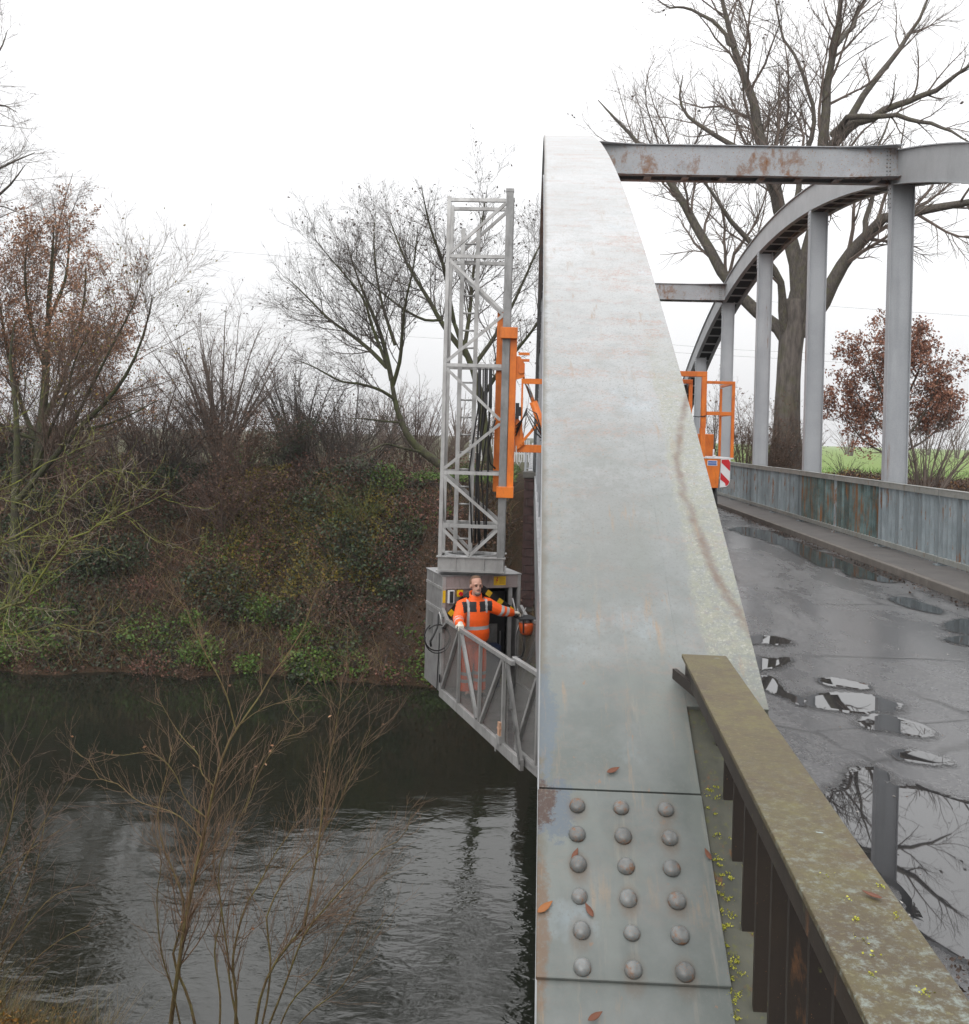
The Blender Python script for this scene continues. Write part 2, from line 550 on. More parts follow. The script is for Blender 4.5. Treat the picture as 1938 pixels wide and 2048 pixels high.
M['arch_top'] = arch_top_mat()
M['moss_plate'] = paint('mossy_plate', (.085, .085, .062), (.05, .052, .042), rust=.60, rust_w=.05, scale=6.0, stretch=(1, 1, 1), rough=.65, moss=(.095, .10, .028), moss_at=.56, world=True)
M['rivet'] = paint('rivet_steel', (.175, .185, .183), (.11, .115, .112), rust=.53, rust_w=.05, scale=9.0, stretch=(1, 1, 1), rough=.36, grime=.7, world=True, tone=.4)


def near_rail_mat():
    m, nt, b = newmat('lichened_handrail')
    v = coord(nt)
    n1 = noise(nt, v, 7, 6, .68)
    col = mix(nt, ramp(nt, n1, [(.35, 0.0), (.65, 1.0)]), (.080, .053, .027), (.108, .092, .036))
    col = mix(nt, ramp(nt, noise(nt, v, 60, 5, .8), [(.36, .7), (.6, 0.0)]), col, (.065, .05, .03))
    col = mix(nt, ramp(nt, noise(nt, v, 26, 5, .7), [(.48, 0.0), (.68, .5)]), col, (.135, .122, .034))
    y = S(nt, 'ShaderNodeSeparateXYZ', {'Vector': coord(nt)}).outputs['Y']
    y = math_(nt, 'ADD', y, 1.9)
    nearm = ramp(nt, math_(nt, 'MULTIPLY', y, .2), [(.18, 1.0), (.37, .0)])
    col = mix(nt, ramp(nt, noise(nt, coord(nt, (1, .5, 1)), 3.2, 5, .6), [(.42, 0.0), (.62, .65)]), col, (.055, .040, .024))
    col = mix(nt, ramp(nt, noise(nt, v, 95, 4, .75), [(.56, 0.0), (.66, .6)]), col, (.16, .15, .075))
    pale = math_(nt, 'MULTIPLY', ramp(nt, noise(nt, v, 55, 8, .85), [(.505, 0.0), (.63, .7)]), nearm)
    col = mix(nt, pale, col, (.25, .30, .28))
    sc = math_(nt, 'MULTIPLY', ramp(nt, noise(nt, coord(nt, (1, 5, 1)), 14, 4, .7), [(.73, 0.0), (.75, .8)]), 1.0)
    col = mix(nt, sc, col, (.30, .37, .37))
    setin(nt, b, color=col, rough=.62, normal=bump(nt, noise(nt, v, 70, 5, .75), .5, .004))
    return m


M['near_rail'] = near_rail_mat()
M['near_baluster'] = paint('rusty_bar', (.026, .018, .012), (.017, .012, .009), rust=.62, rust_w=.08, scale=4.0, rough=.65, moss=(.12, .13, .03), moss_at=.64)


def asphalt_mat():
    m, nt, b = newmat('wet_asphalt')
    v = coord(nt)
    g = noise(nt, v, 120, 3, .75)
    agg = S(nt, 'ShaderNodeTexVoronoi', {'Vector': v, 'Scale': 75.0}).outputs['Color']
    aggv = S(nt, 'ShaderNodeSeparateColor', {0: agg}).outputs[0]
    big = noise(nt, coord(nt, (1, .30, 1)), .9, 7, .66, .5)
    mid = noise(nt, coord(nt, (1, .45, 1)), 3.4, 6, .7, .4)
    damp = ramp(nt, math_(nt, 'ADD', math_(nt, 'MULTIPLY', big, .72), math_(nt, 'MULTIPLY', mid, .28)), [(.40, 0.0), (.53, 1.0)])
    col = mix(nt, ramp(nt, g, [(.35, 0.0), (.7, 1.0)]), (.060, .060, .063), (.165, .164, .170))
    col = mix(nt, ramp(nt, aggv, [(.72, 0.0), (.9, .55)]), col, (.24, .235, .225))
    col = mix(nt, ramp(nt, aggv, [(.10, .6), (.25, 0.0)]), col, (.02, .02, .02))
    col = mix(nt, ramp(nt, mid, [(.35, .35), (.55, 0.0)]), col, (.062, .058, .056))
    dampcol = mix(nt, .62, col, (.022, .022, .024))
    col = mix(nt, damp, col, dampcol)
    wv = S(nt, 'ShaderNodeMix', {0: .10, 4: v, 5: S(nt, 'ShaderNodeTexNoise', {'Vector': v, 'Scale': 3.0, 'Detail': 5.0}).outputs['Color']}, data_type='VECTOR').outputs[1]
    crk = S(nt, 'ShaderNodeTexVoronoi', {'Vector': wv, 'Scale': .5}, feature='DISTANCE_TO_EDGE').outputs['Distance']
    cm = math_(nt, 'MULTIPLY', ramp(nt, crk, [(.003, 1.0), (.010, 0.0)]), ramp(nt, noise(nt, v, .7, 2), [(.46, 0.0), (.56, .9)]))
    col = mix(nt, cm, col, (.010, .010, .010))
    speck = ramp(nt, noise(nt, v, 60, 2, .5), [(.74, 0.0), (.77, .8)])
    col = mix(nt, speck, col, (.36, .35, .33))
    ro = math_(nt, 'ADD', ramp(nt, damp, [(0.0, .36), (1.0, .17)]), math_(nt, 'MULTIPLY', g, .10))
    bs = math_(nt, 'MULTIPLY', math_(nt, 'SUBTRACT', 1.2, damp), math_(nt, 'ADD', g, math_(nt, 'MULTIPLY', aggv, .8)))
    bs = math_(nt, 'SUBTRACT', bs, math_(nt, 'MULTIPLY', cm, 2.0))
    setin(nt, b, color=col, rough=ro, normal=bump(nt, bs, .24, .004), spec=.6)
    return m


M['asphalt'] = asphalt_mat()


def puddle_mat():
    """still water that thins out into damp asphalt along a ragged rim"""
    m, nt, b = newmat('puddle_water')
    v = coord(nt)
    d = S(nt, 'ShaderNodeAttribute', attribute_name='depth').outputs['Fac']
    pos = S(nt, 'ShaderNodeNewGeometry').outputs['Position']
    pv = S(nt, 'ShaderNodeMapping', {'Vector': pos, 'Scale': (1, .5, 1)}).outputs[0]
    rg = math_(nt, 'ADD', math_(nt, 'MULTIPLY', noise(nt, pv, 14, 6, .72), .62), math_(nt, 'MULTIPLY', noise(nt, pv, 4.5, 3, .6), .38))
    dd = math_(nt, 'ADD', d, math_(nt, 'MULTIPLY', math_(nt, 'SUBTRACT', rg, .5), 1.5))
    water = ramp(nt, dd, [(.50, 0.0), (.57, 1.0)])
    wet = ramp(nt, dd, [(.15, 0.0), (.48, .5)])
    setin(nt, b, color=mix(nt, water, (.036, .035, .035), (.022, .022, .023)), rough=ramp(nt, water, [(0.0, .24), (.6, .06), (1.0, .015)]), spec=1.0,
          normal=bump(nt, math_(nt, 'ADD', math_(nt, 'MULTIPLY', noise(nt, v, 5.0, 2, .5), .03), math_(nt, 'MULTIPLY', math_(nt, 'SUBTRACT', 1.0, water), noise(nt, v, 90, 3, .7))), .25, .003), ior=1.55)
    tr = S(nt, 'ShaderNodeBsdfTransparent')
    mx = S(nt, 'ShaderNodeMixShader', {0: math_(nt, 'MAXIMUM', water, wet)})
    nt.links.new(tr.outputs[0], mx.inputs[1]); nt.links.new(b.outputs[0], mx.inputs[2])
    nt.links.new(mx.outputs[0], nt.nodes['Material Output'].inputs[0])
    return m


M['puddle'] = puddle_mat()


def river_mat():
    m, nt, b = newmat('river_water')
    v1 = coord(nt, (.62, 1.15, 1), rot=(0, 0, .12))
    v2 = coord(nt, (.75, 1.3, 1), rot=(0, 0, -.35))
    y = S(nt, 'ShaderNodeSeparateXYZ', {'Vector': coord(nt)}).outputs['Y']
    calm = ramp(nt, math_(nt, 'MULTIPLY', y, .025), [(.40, 1.0), (.62, .5), (.80, .10)])
    patch = ramp(nt, noise(nt, coord(nt, (.5, 1, 1)), .20, 3, .6), [(.34, .22), (.60, 1.0)])
    w1 = noise(nt, v1, 1.7, 3, .55, .6)
    w2 = noise(nt, v2, 5.0, 2, .5, .4)
    w3 = noise(nt, v1, .6, 2, .5, .3)
    h = math_(nt, 'ADD', math_(nt, 'MULTIPLY', w1, .042), math_(nt, 'ADD', math_(nt, 'MULTIPLY', w2, .014), math_(nt, 'MULTIPLY', w3, .08)))
    h = math_(nt, 'MULTIPLY', h, math_(nt, 'MULTIPLY', calm, patch))
    setin(nt, b, color=(.011, .0125, .0085), rough=.05, spec=1.0, ior=1.38, normal=bump(nt, h, .62, 1.0))
    return m


M['river'] = river_mat()


def ground_mat():
    m, nt, b = newmat('ground_soil_and_grass')
    v = coord(nt)
    p = S(nt, 'ShaderNodeSeparateXYZ', {'Vector': coord(nt)})
    n1 = noise(nt, v, .35, 6, .7)
    n2 = noise(nt, v, 6.0, 6, .75)
    soil = mix(nt, ramp(nt, n1, [(.35, 0.0), (.65, 1.0)]), (.052, .032, .020), (.038, .036, .018))
    soil = mix(nt, ramp(nt, n2, [(.42, 0.0), (.66, 1.0)]), soil, (.085, .042, .026))
    soil = mix(nt, ramp(nt, noise(nt, v, 17, 4, .8), [(.4, .8), (.56, 0.0)]), soil, (.014, .011, .008))
    grass = mix(nt, n2, (.14, .205, .06), (.19, .255, .08))
    far = math_(nt, 'MULTIPLY', ramp(nt, math_(nt, 'MULTIPLY', p.outputs['Y'], .01), [(.60, 0.0), (.66, 1.0)]), 1.0)
    rightside = ramp(nt, math_(nt, 'MULTIPLY', p.outputs['X'], .02), [(.10, 0.0), (.16, 1.0)])
    meadow = mix(nt, rightside, mix(nt, n2, (.055, .05, .025), (.075, .075, .035)), grass)
    setin(nt, b, color=mix(nt, far, soil, meadow), rough=.9, spec=.15, normal=bump(nt, n2, .7, .15))
    return m


M['ground'] = ground_mat()

# ------------------------------------------------------------------ the setting: ground, river, road
ZW = -8.75
rng = np.random.default_rng(11)


def smooth01(t):
    t = np.clip(t, 0, 1)
    return t * t * (3 - 2 * t)


def hump(x, y):
    return (np.sin(x * .9 + 1.3) * np.cos(y * .8) * .22 + np.sin(x * .37 + y * .51) * .35 + np.sin(x * 2.3 - y * 1.7) * .09)


def ground_z(x, y):
    x = np.asarray(x, float); y = np.asarray(y, float)
    near_top, far_top = -.6, np.where(x > 2, -.55, -.75)
    shore = 38.3 + np.sin(x * .35) * .5 + np.sin(x * 1.1 + 2) * .3 + np.sin(x * 3.7 + 1) * .14 - 4.5 * smooth01((x - 5.0) / 3.0)
    t_far = (y - shore) / 11.0
    zf = ZW - 1.2 + (far_top - ZW + 1.2) * np.where(t_far < 0, 0, np.minimum(1, smooth01(t_far * .5 + .12) * 1.75))
    zf = np.minimum(zf, far_top)
    t_near = (17.0 + 2.2 * smooth01((-4.2 - x) / 3.0) - y) / 16.0
    zn = ZW - 1.2 + (near_top - ZW + 1.2) * smooth01(t_near)
    z = np.where(y > 27, zf, zn)
    k = np.clip((z - ZW + 1.2) / 2.0, 0, 1) * np.clip(1 - (y - 52) / 20, .15, 1)
    k = np.where((x > -.5) & (x < 7), k * .25, k)
    z = z + hump(x, y) * k
    z = np.where((x > -.8) & (x < 7.4) & (y > 42), np.minimum(z, -.28), z)
    return z


def build_ground():
    xs = np.unique(np.concatenate([np.linspace(-60, 60, 161), np.geomspace(60, 1200, 22), -np.geomspace(60, 1200, 22)]))
    ys = np.unique(np.concatenate([np.linspace(-60, -2, 16), np.linspace(-2, 70, 121), np.geomspace(70, 1500, 40)]))
    X, Y = np.meshgrid(xs, ys, indexing='xy')
    Z = ground_z(X, Y)
    Z = np.where(Y > 75, -1.0 + (Z + 1.0) * .1, Z)
    v = np.stack([X, Y, Z], -1).reshape(-1, 3)
    w = len(xs)
    i = (np.arange(len(ys) - 1)[:, None] * w + np.arange(w - 1)[None]).ravel()
    q = np.stack([i, i + 1, i + 1 + w, i + w], -1)
    me = np_mesh('ground', v, q, smooth=True)
    return link_mesh('ground', me, M['ground'], kind='structure')


build_ground()
mb = MB().add([(-1199, 8, ZW), (1199, 8, ZW), (1199, 42, ZW), (-1199, 42, ZW)], [(0, 1, 2, 3)])
add('river', mb, M['river'], kind='structure')

Y0, Y1 = -4.0, 43.5
XK, XR = 4.97, 5.80
mb = MB().box(.70, XK, Y0, Y1 + .6, -.25, 0)
mb.box(-.2, 6.2, Y1 + .6, 260, -.27, -.004)
add('road', mb, M['asphalt'], kind='structure')
mb = MB().box(XK + .10, 6.05, Y0, Y1 + .6, -.25, .10)
add('sidewalk', mb, M['asphalt_walk'], kind='structure')
kr = MB()
yk = Y0
while yk < Y1:
    kr.box(XK, XK + .097, yk, yk + .995, -.25, .103)
    yk += 1.0
add('kerb', kr, M['concrete'], kind='structure', bevel=.012)
mb = MB().box(.12, .68, Y0, Y1, -1.25, -.03)
mb.box(.70, 6.05, Y0, Y1, -.62, -.255)
mb.box(6.07, 6.34, Y0, Y1, -1.25, .07)
for i in range(10):
    mb.box(.68, 6.07, .4 + 4.6 * i, .65 + 4.6 * i, -1.1, -.62)
add('bridge_deck', mb, M['deck_steel'], kind='structure')

# puddles
PUD = [
    ('largest puddle, mirroring bare branches and a steel post, beside the near handrail',
     [(1640, 1606), (1664, 1588), (1700, 1576), (1708, 1546), (1735, 1540), (1764, 1545), (1752, 1568), (1800, 1576), (1850, 1582), (1938, 1609), (2060, 1640), (2150, 1760), (2120, 1950), (1938, 1920), (1880, 1890), (1836, 1868), (1846, 1836), (1800, 1770), (1742, 1734), (1690, 1680)]),
    ('long bright puddle with a pointed left end in the middle of the road',
     [(1604, 1405), (1622, 1396), (1645, 1390), (1700, 1390), (1740, 1391), (1768, 1400), (1796, 1409), (1782, 1418), (1755, 1420), (1728, 1424), (1688, 1420), (1650, 1414)]),
    ('bright sickle shaped puddle just below the long pointed one',
     [(1722, 1444), (1740, 1436), (1765, 1431), (1811, 1442), (1840, 1452), (1858, 1463), (1838, 1471), (1808, 1466), (1768, 1458), (1735, 1453)]),
    ('small dark spindle shaped puddle above the largest puddle',
     [(1790, 1508), (1812, 1503), (1838, 1504), (1870, 1512), (1896, 1523), (1870, 1527), (1830, 1521), (1806, 1517)]),
    ('narrow puddle running along the inner edge of the arch foot',
     [(1500, 1352), (1530, 1353), (1547, 1358), (1561, 1378), (1582, 1388), (1608, 1400), (1598, 1408), (1572, 1394), (1530, 1379), (1505, 1372)]),
    ('short bright puddle by the arch, with a dark clod at its right end',
     [(1495, 1318), (1520, 1316), (1548, 1320), (1580, 1317), (1566, 1325), (1548, 1333), (1518, 1339), (1498, 1336)]),
    ('dark flat puddle by the arch, highest of the three beside its foot',
     [(1490, 1276), (1520, 1273), (1550, 1275), (1580, 1283), (1558, 1288), (1525, 1285), (1494, 1284)]),
    ('long ragged puddle along the kerb mirroring the fence',
     [(1459, 1059), (1472, 1056), (1485, 1054), (1512, 1059), (1532, 1061), (1570, 1066), (1600, 1071), (1574, 1074), (1562, 1078), (1590, 1082), (1612, 1088), (1640, 1098), (1622, 1100), (1660, 1108), (1690, 1118), (1720, 1122), (1762, 1136), (1800, 1158), (1772, 1164), (1735, 1158), (1700, 1151), (1682, 1138), (1640, 1131), (1622, 1120), (1590, 1105), (1572, 1094), (1545, 1086), (1520, 1076), (1490, 1070), (1478, 1064)]),
    ('thin puddle near the right edge of the road mirroring fence bars',
     [(1893, 1280), (1915, 1275), (1950, 1275), (1975, 1283), (1950, 1289), (1915, 1286)]),
    ('upper puddle near the right edge of the road mirroring fence bars',
     [(1896, 1257), (1910, 1244), (1935, 1240), (1970, 1246), (1975, 1262), (1945, 1267), (1918, 1264)]),
    ('faint shallow puddle in the middle of the road, above the long pointed one',
     [(1640, 1361), (1668, 1358), (1702, 1364), (1735, 1372), (1715, 1377), (1684, 1372), (1655, 1368)]),
    ('faint smeared puddle between the kerb puddle and the right edge',
     [(1782, 1198), (1812, 1196), (1842, 1206), (1880, 1218), (1872, 1226), (1836, 1219), (1806, 1210)]),
]


def closed_curve(p, k=6):
    p = np.asarray(p, float)
    out = []
    n = len(p)
    for i in range(n):
        a, b, c, d = p[i - 1], p[i], p[(i + 1) % n], p[(i + 2) % n]
        for j in range(k):
            t = j / k
            out.append(.5 * ((2 * b) + (c - a) * t + (2 * a - 5 * b + 4 * c - d) * t * t + (3 * b - a - 3 * c + d) * t ** 3))
    return np.array(out)


from mathutils.geometry import tessellate_polygon
prng = np.random.default_rng(5)
for lab, pts in PUD:
    P = closed_curve([onz(x, y, .004)[:2] for x, y in pts], 7)
    area = .5 * np.sum(P[:, 0] * np.roll(P[:, 1], -1) - np.roll(P[:, 0], -1) * P[:, 1])
    if area < 0:
        P = P[::-1]
    T = np.roll(P, -1, 0) - np.roll(P, 1, 0)
    N2 = np.stack([T[:, 1], -T[:, 0]], 1) / (np.linalg.norm(T, axis=1, keepdims=True) + 1e-9)
    wid = min(.10, .16 * np.ptp(P[:, 0]) + .02)
    stretch = np.array([1.0, 1.9])
    rim = P + N2 * wid * stretch
    mid_ = P - N2 * wid * .35 * stretch
    for A in (rim, P, mid_):
        A[:, 0] = np.clip(A[:, 0], .712, XK - .006)
    c = P.mean(0)
    n = len(P)
    tr = tessellate_polygon([[Vector((x, y, 0)) for x, y in P]])
    sheet = [(x - c[0], y - c[1], .0034) for x, y in P] + [(x - c[0], y - c[1], .0012) for x, y in rim]
    fs = [tuple(t) for t in tr] + [(i, n + i, n + (i + 1) % n, (i + 1) % n) for i in range(n)]
    me = bpy.data.meshes.new('puddle')
    me.from_pydata(sheet, [], fs)
    at_ = me.attributes.new('depth', 'FLOAT', 'POINT')
    at_.data.foreach_set('value', [.80] * n + [.0] * n)
    me.update()
    link_mesh('puddle', me, M['puddle'], None, lab, 'puddle', 'puddles on the wet road', None, (c[0], c[1], .001 + .0003 * PUD.index((lab, pts))))

# ------------------------------------------------------------------ steel arches
SP = 4.6
NV = 4.93


def arch_top(n):
    return 1.75 + 5.6 - .33 * (n - NV) ** 2


def arch_pt(n, off):
    """point at station n, the distance off below the top skin, square to the curve"""
    sl = -.66 * (n - NV) / SP
    k = math.hypot(1, sl)
    return n * SP + sl / k * off, arch_top(n) - off / k


def arch_strip(mb, x0, x1, n0, n1, o0, o1, k=90):
    ns = np.linspace(n0, n1, k)
    rings = []
    for n in ns:
        ya, za = arch_pt(n, o0)
        yb, zb = arch_pt(n, o1)
        rings.append([(x0, ya, za), (x1, ya, za), (x1, yb, zb), (x0, yb, zb)])
    mb.rings(rings, smooth=False)
    return mb


def make_arch(label, x0, x1, inner):
    """inner: +1 when the road lies to the right of the arch"""
    a = thing('steel_arch', label, 'bridge arch', (x0, .2 * SP, arch_top(.2)))
    N0, N1 = .2, 9.62
    split = .556
    if inner > 0:
        top = arch_strip(MB(), x0, .4322, .5055, N1, 0, .016, 116)
        arch_strip(top, .4324, x1, split, N1, 0, .016, 112)
    else:
        top = arch_strip(MB(), x0, x1, N0, N1, 0, .016, 110)
    add('top_flange', top, M['arch_top'] if inner > 0 else M['arch_side'], a)
    w0, w1 = x0 + .04, x1 - .055
    wb = MB()
    arch_strip(wb, w0, w0 + .014, N0, N1, .018, .53)
    arch_strip(wb, w1 - .014, w1, N0, N1, .018, .53)
    add('web', wb, M['arch_side'], a)
    bf = MB()
    arch_strip(bf, x0 + .005, x0 + .115, N0, N1, .531, .545)
    arch_strip(bf, x1 - .115, x1 - .012, N0, N1, .531, .545)
    add('bottom_flange', bf, M['arch_side'], a)
    dk = arch_strip(MB(), w0 + .016, w1 - .016, N0, N1, .40, .41)  # dark sheet stands in for the shade inside the open-bottomed arch
    add('hollow_shade', dk, M['dark'], a)
    n = .8
    first = None
    while n < 9.3:
        ya, za = arch_pt(n, .548)
        sl = -.66 * (n - NV) / SP
        d = Vector((0, 1, sl)).normalized()
        b = MB().bar(Vector((x0 + .02, ya, za)), Vector((x1 - .03, ya, za)), .10, .010, Vector((0, -d.z, d.y)))
        add('batten', b, M['arch_side'], a)
        n += .70 / SP / math.hypot(1, sl) ** .5
    return a


left_arch = make_arch('pale steel arch plate rising in the middle, with a riveted cover plate at its foot', .039, .651, 1)
right_arch = make_arch('grey steel arch curving over the right side of the road on five posts', 5.76, 6.37, -1)

# foot of the near arch: wide mossy flange, narrower cover plates, rivets
fl = arch_strip(MB(), .039, .651, .2, .557, .012, .03, 24)
add('base_flange', fl, M['moss_plate'], left_arch, 'mossy base flange beside the cover plates')
cp = arch_strip(MB(), .036, .434, .4215, .5045, -.002, .0115, 14)
add('splice_plate', cp, M['arch_top'], left_arch, 'riveted splice plate', bevel=.003)
cp = arch_strip(MB(), .039, .431, .2, .4225, .0075, .0118, 14)
add('lower_plate', cp, M['arch_top'], left_arch)
cw = arch_strip(MB(), .434, .651, .598, .62, .002, .0125, 4)
r_first = None
rr = random.Random(3)
for i in range(6):
    n = .4959 - .01402 * i
    sl = -.66 * (n - NV) / SP
    nrm = Vector((0, -sl, 1)).normalized()
    tng = Vector((0, 1, sl)).normalized()
    for x in (.131, .237, .342):
        y, z = arch_pt(n, -.002)
        c = Vector((x, y, z))
        rings = []
        rad, hh = .0195, .0155
        for (q, h) in ((1.0, 0.0), (.98, .25), (.88, .58), (.66, .85), (.36, .97), (.05, 1.0)):
            rings.append([c + Vector((1, 0, 0)) * (rad * q * math.cos(2 * PI * k / 14)) + tng * (rad * q * math.sin(2 * PI * k / 14)) + nrm * (hh * h) for k in range(14)])
        if r_first is None:
            r_first = add('rivet', MB().rings(rings), M['rivet'], left_arch, origin=c)
            c0 = c
        else:
            d = c - c0
            q = again(r_first, d + Vector((rr.uniform(-.0025, .0025), 0, 0)))
            s_ = rr.uniform(.93, 1.08)
            q.scale = (s_, s_, s_ * rr.uniform(.92, 1.08))
            q.rotation_euler = (0, 0, 0)

# hanger posts, H sections
def hanger(x0, x1, n, arch):
    Y = n * SP
    zt = arch_pt(n, .55)[1] + .02
    sl = -.66 * (n - NV) / SP
    z0 = .02
    h = MB()
    h.box(x0, x0 + .014, Y - .075, Y + .075, z0, zt - .075 * abs(sl))
    h.box(x1 - .014, x1, Y - .075, Y + .075, z0, zt - .075 * abs(sl))
    h.box(x0 + .0145, x1 - .0145, Y - .028, Y - .014, z0, zt - .05)
    p = add('hanger', h, M['post'], arch)
    g = MB().box(x0 - .012, x0 - .001, Y - .06, Y + .09, zt - .42, zt - .05)
    add('gusset', g, M['post'], p)
    bo = MB()
    for dz in (.12, .2, .28, .36):
        for dy in (-.035, .05):
            bo.sphere((x0 - .013, Y + dy, zt - dz), (.01, .014, .014), 8, 4)
    add('bolt_row', bo, M['rivet'], p, kind='stuff')
    return p


for i in range(1, 9):
    n = i + .43
    hanger(5.765, 6.135, n, right_arch)
    if i > 1:
        hanger(.16, .53, n, left_arch)

# cross beams between the arches
def cross_beam(n, label):
    Y = n * SP
    zt = arch_pt(n, .005)[1] - .01
    x0, x1 = .60, 5.80
    zb = zt - .50
    b = thing('cross_beam', label, 'cross beam', (3.2, Y, zb), 'beams tying the two arches together')
    w = MB().box(x0, x1, Y - .19, Y - .176, zb + .016, zt - .014)
    w.box(x0, x1, Y + .176, Y + .19, zb + .016, zt - .014)
    add('web', w, M['beam'], b)
    f = MB()
    f.box(x0, x1, Y - .23, Y + .23, zt - .013, zt)
    for xe, s_ in ((x0, 1), (x1, -1)):
        f.prism([(xe, Y - .24, zt - .0128), (xe + s_ * .9, Y - .24, zt - .0128), (xe + s_ * .55, Y - .30, zt - .0128), (xe, Y - .42, zt - .0128)], (0, 0, .012))
    add('top_flange', f, M['beam'], b)
    f = MB()
    f.box(x0, x1, Y - .24, Y - .12, zb, zb + .014)
    f.box(x0, x1, Y + .12, Y + .24, zb, zb + .014)
    for xe, s_ in ((x0, 1), (x1, -1)):
        f.prism([(xe, Y - .241, zb + .001), (xe + s_ * .8, Y - .241, zb + .001), (xe + s_ * .45, Y - .30, zb + .001), (xe, Y - .36, zb + .001)], (0, 0, .011))
    add('bottom_flange', f, M['beam'], b)
    x = x0 + .5
    while x < x1 - .3:
        add('batten', MB().box(x, x + .12, Y - .12, Y + .12, zb - .009, zb - .001), M['beam'], b)
        x += .62
    r = MB()
    for xe in (x1 - .17, x1 - .12):
        for k in range(7):
            r.sphere((xe, Y - .192, zb + .06 + k * .063), (.014, .010, .014), 8, 4)
    for k in range(9):
        r.sphere((x1 - .15 - k * .1, Y - .18, zb - .004), (.014, .014, .010), 8, 4)
    add('rivet_row', r, M['rivet'], b, kind='stuff')
    return b


cross_beam(3.43, 'rust stained steel beam spanning the road high at the top of the picture')
cross_beam(6.43, 'smaller looking steel beam further along the bridge, low behind the pale arch plate')

# ------------------------------------------------------------------ right hand fence of the bridge
XF = 5.70
fence = thing('bridge_fence', 'weathered grey blue steel fence of flat bars along the right footway', 'fence', (XF, 9.0, .1))
fr = random.Random(9)
half = SP / 2
bal0 = {}
zt_, zb_ = 1.175, .145
j0 = 3
for j in range(3, 19):
    ya = (j + .43 * 2 - 1) * half - half * .0
    ya = (.43 + j / 2) * SP
    yb = ya + half
    teal = (j in (6, 7))
    gap = .012
    z_off = fr.uniform(-.006, .006)
    add('handrail', MB().box(XF, XF + .012, ya + gap, yb - gap, zt_ - .095 + z_off, zt_ - .0125 + z_off).box(XF - .004, XF + .105, ya + gap, yb - gap, zt_ - .012 + z_off, zt_ + z_off), M['handrail_old'], fence)
    add('bottom_rail', MB().box(XF, XF + .012, ya + gap, yb - gap, zb_, zb_ + .075).box(XF + .0125, XF + .09, ya + gap, yb - gap, zb_ + .062, zb_ + .075), M['handrail_old'], fence)
    pw = MB().box(XF + .013, XF + .085, ya - .012, ya + .012, .10, zt_ - .013)
    pw.box(XF - .03, XF + .12, ya - .06, ya + .06, .10, .118)
    add('fence_post', pw, M['balusters'], fence, 'rust edged post' if j == 8 else None)
    mkey = 'balusters_teal' if teal else 'balusters'
    nb = 15
    for k in range(1, nb + 1):
        y = ya + (yb - ya) * k / (nb + 1)
        if mkey not in bal0:
            bal0[mkey] = (add('baluster', MB().box(XF + .016, XF + .076, y - .006, y + .006, zb_ - .02, zt_ - .014), M[mkey], fence, 'dirty teal flat bar' if teal else None, origin=(XF, y, .1)), y)
        else:
            o0, y0 = bal0[mkey]
            c = again(o0, (fr.uniform(-.004, .004), y - y0, 0))
            c.rotation_euler = (fr.uniform(-.004, .004), 0, fr.uniform(-.03, .03))
# ------------------------------------------------------------------ near handrail that ends on the arch foot
nr = thing('handrail', 'brown lichen spotted flat handrail ending on the foot of the pale arch', 'handrail', (.48, 1.9, .6))
pa, pb = Vector((.490, 2.64, 1.147)), Vector((.403, .55, 1.147))
dn = (pb - pa).normalized()
sd = Vector((-dn.y, dn.x, 0))
if sd.x < 0: sd = -sd
top = MB().prism([pa - sd * .061, pb - sd * .061, pb + sd * .061, pa + sd * .061], (0, 0, .011))
add('rail_plate', top, M['near_rail'], nr, bevel=.002)
web = MB().prism([pa - sd * .054 - Vector((0, 0, .0)) + dn * .03, pb - sd * .054, pb - sd * .042, pa - sd * .042 + dn * .03], (0, 0, -.045))
web.prism([pa + sd * .042 + dn * .03, pb + sd * .042, pb + sd * .054, pa + sd * .054 + dn * .03], (0, 0, -.045))
add('rail_web', web, M['near_baluster'], nr)
# small bent bracket at the rail end
add('end_bracket', MB().bar(pa + Vector((-.082, -.015, -.04)), pa + Vector((-.046, -.20, -.045)), .012, .028), M['near_baluster'], nr)
yb_ = 2.47
bi = 0
while yb_ > .7:
    t = (pa.y - yb_) / (pa.y - pb.y)
    c = pa.lerp(pb, t)
    # find the flange below
    n = yb_ / SP
    for _ in range(8):
        yy, zz = arch_pt(n, .012)
        n += (yb_ - yy) / SP
    zz = arch_pt(n, .012)[1]
    x0 = c.x + .012
    add('baluster', MB().hexa([(x0, yb_ - .006, zz - .01), (x0 + .046, yb_ - .006, zz - .01), (x0 + .046, yb_ + .006, zz + .004), (x0, yb_ + .006, zz + .004),
                               (x0, yb_ - .006, 1.146), (x0 + .046, yb_ - .006, 1.146), (x0 + .046, yb_ + .006, 1.146), (x0, yb_ + .006, 1.146)]), M['near_baluster'], nr)
    yb_ -= .138

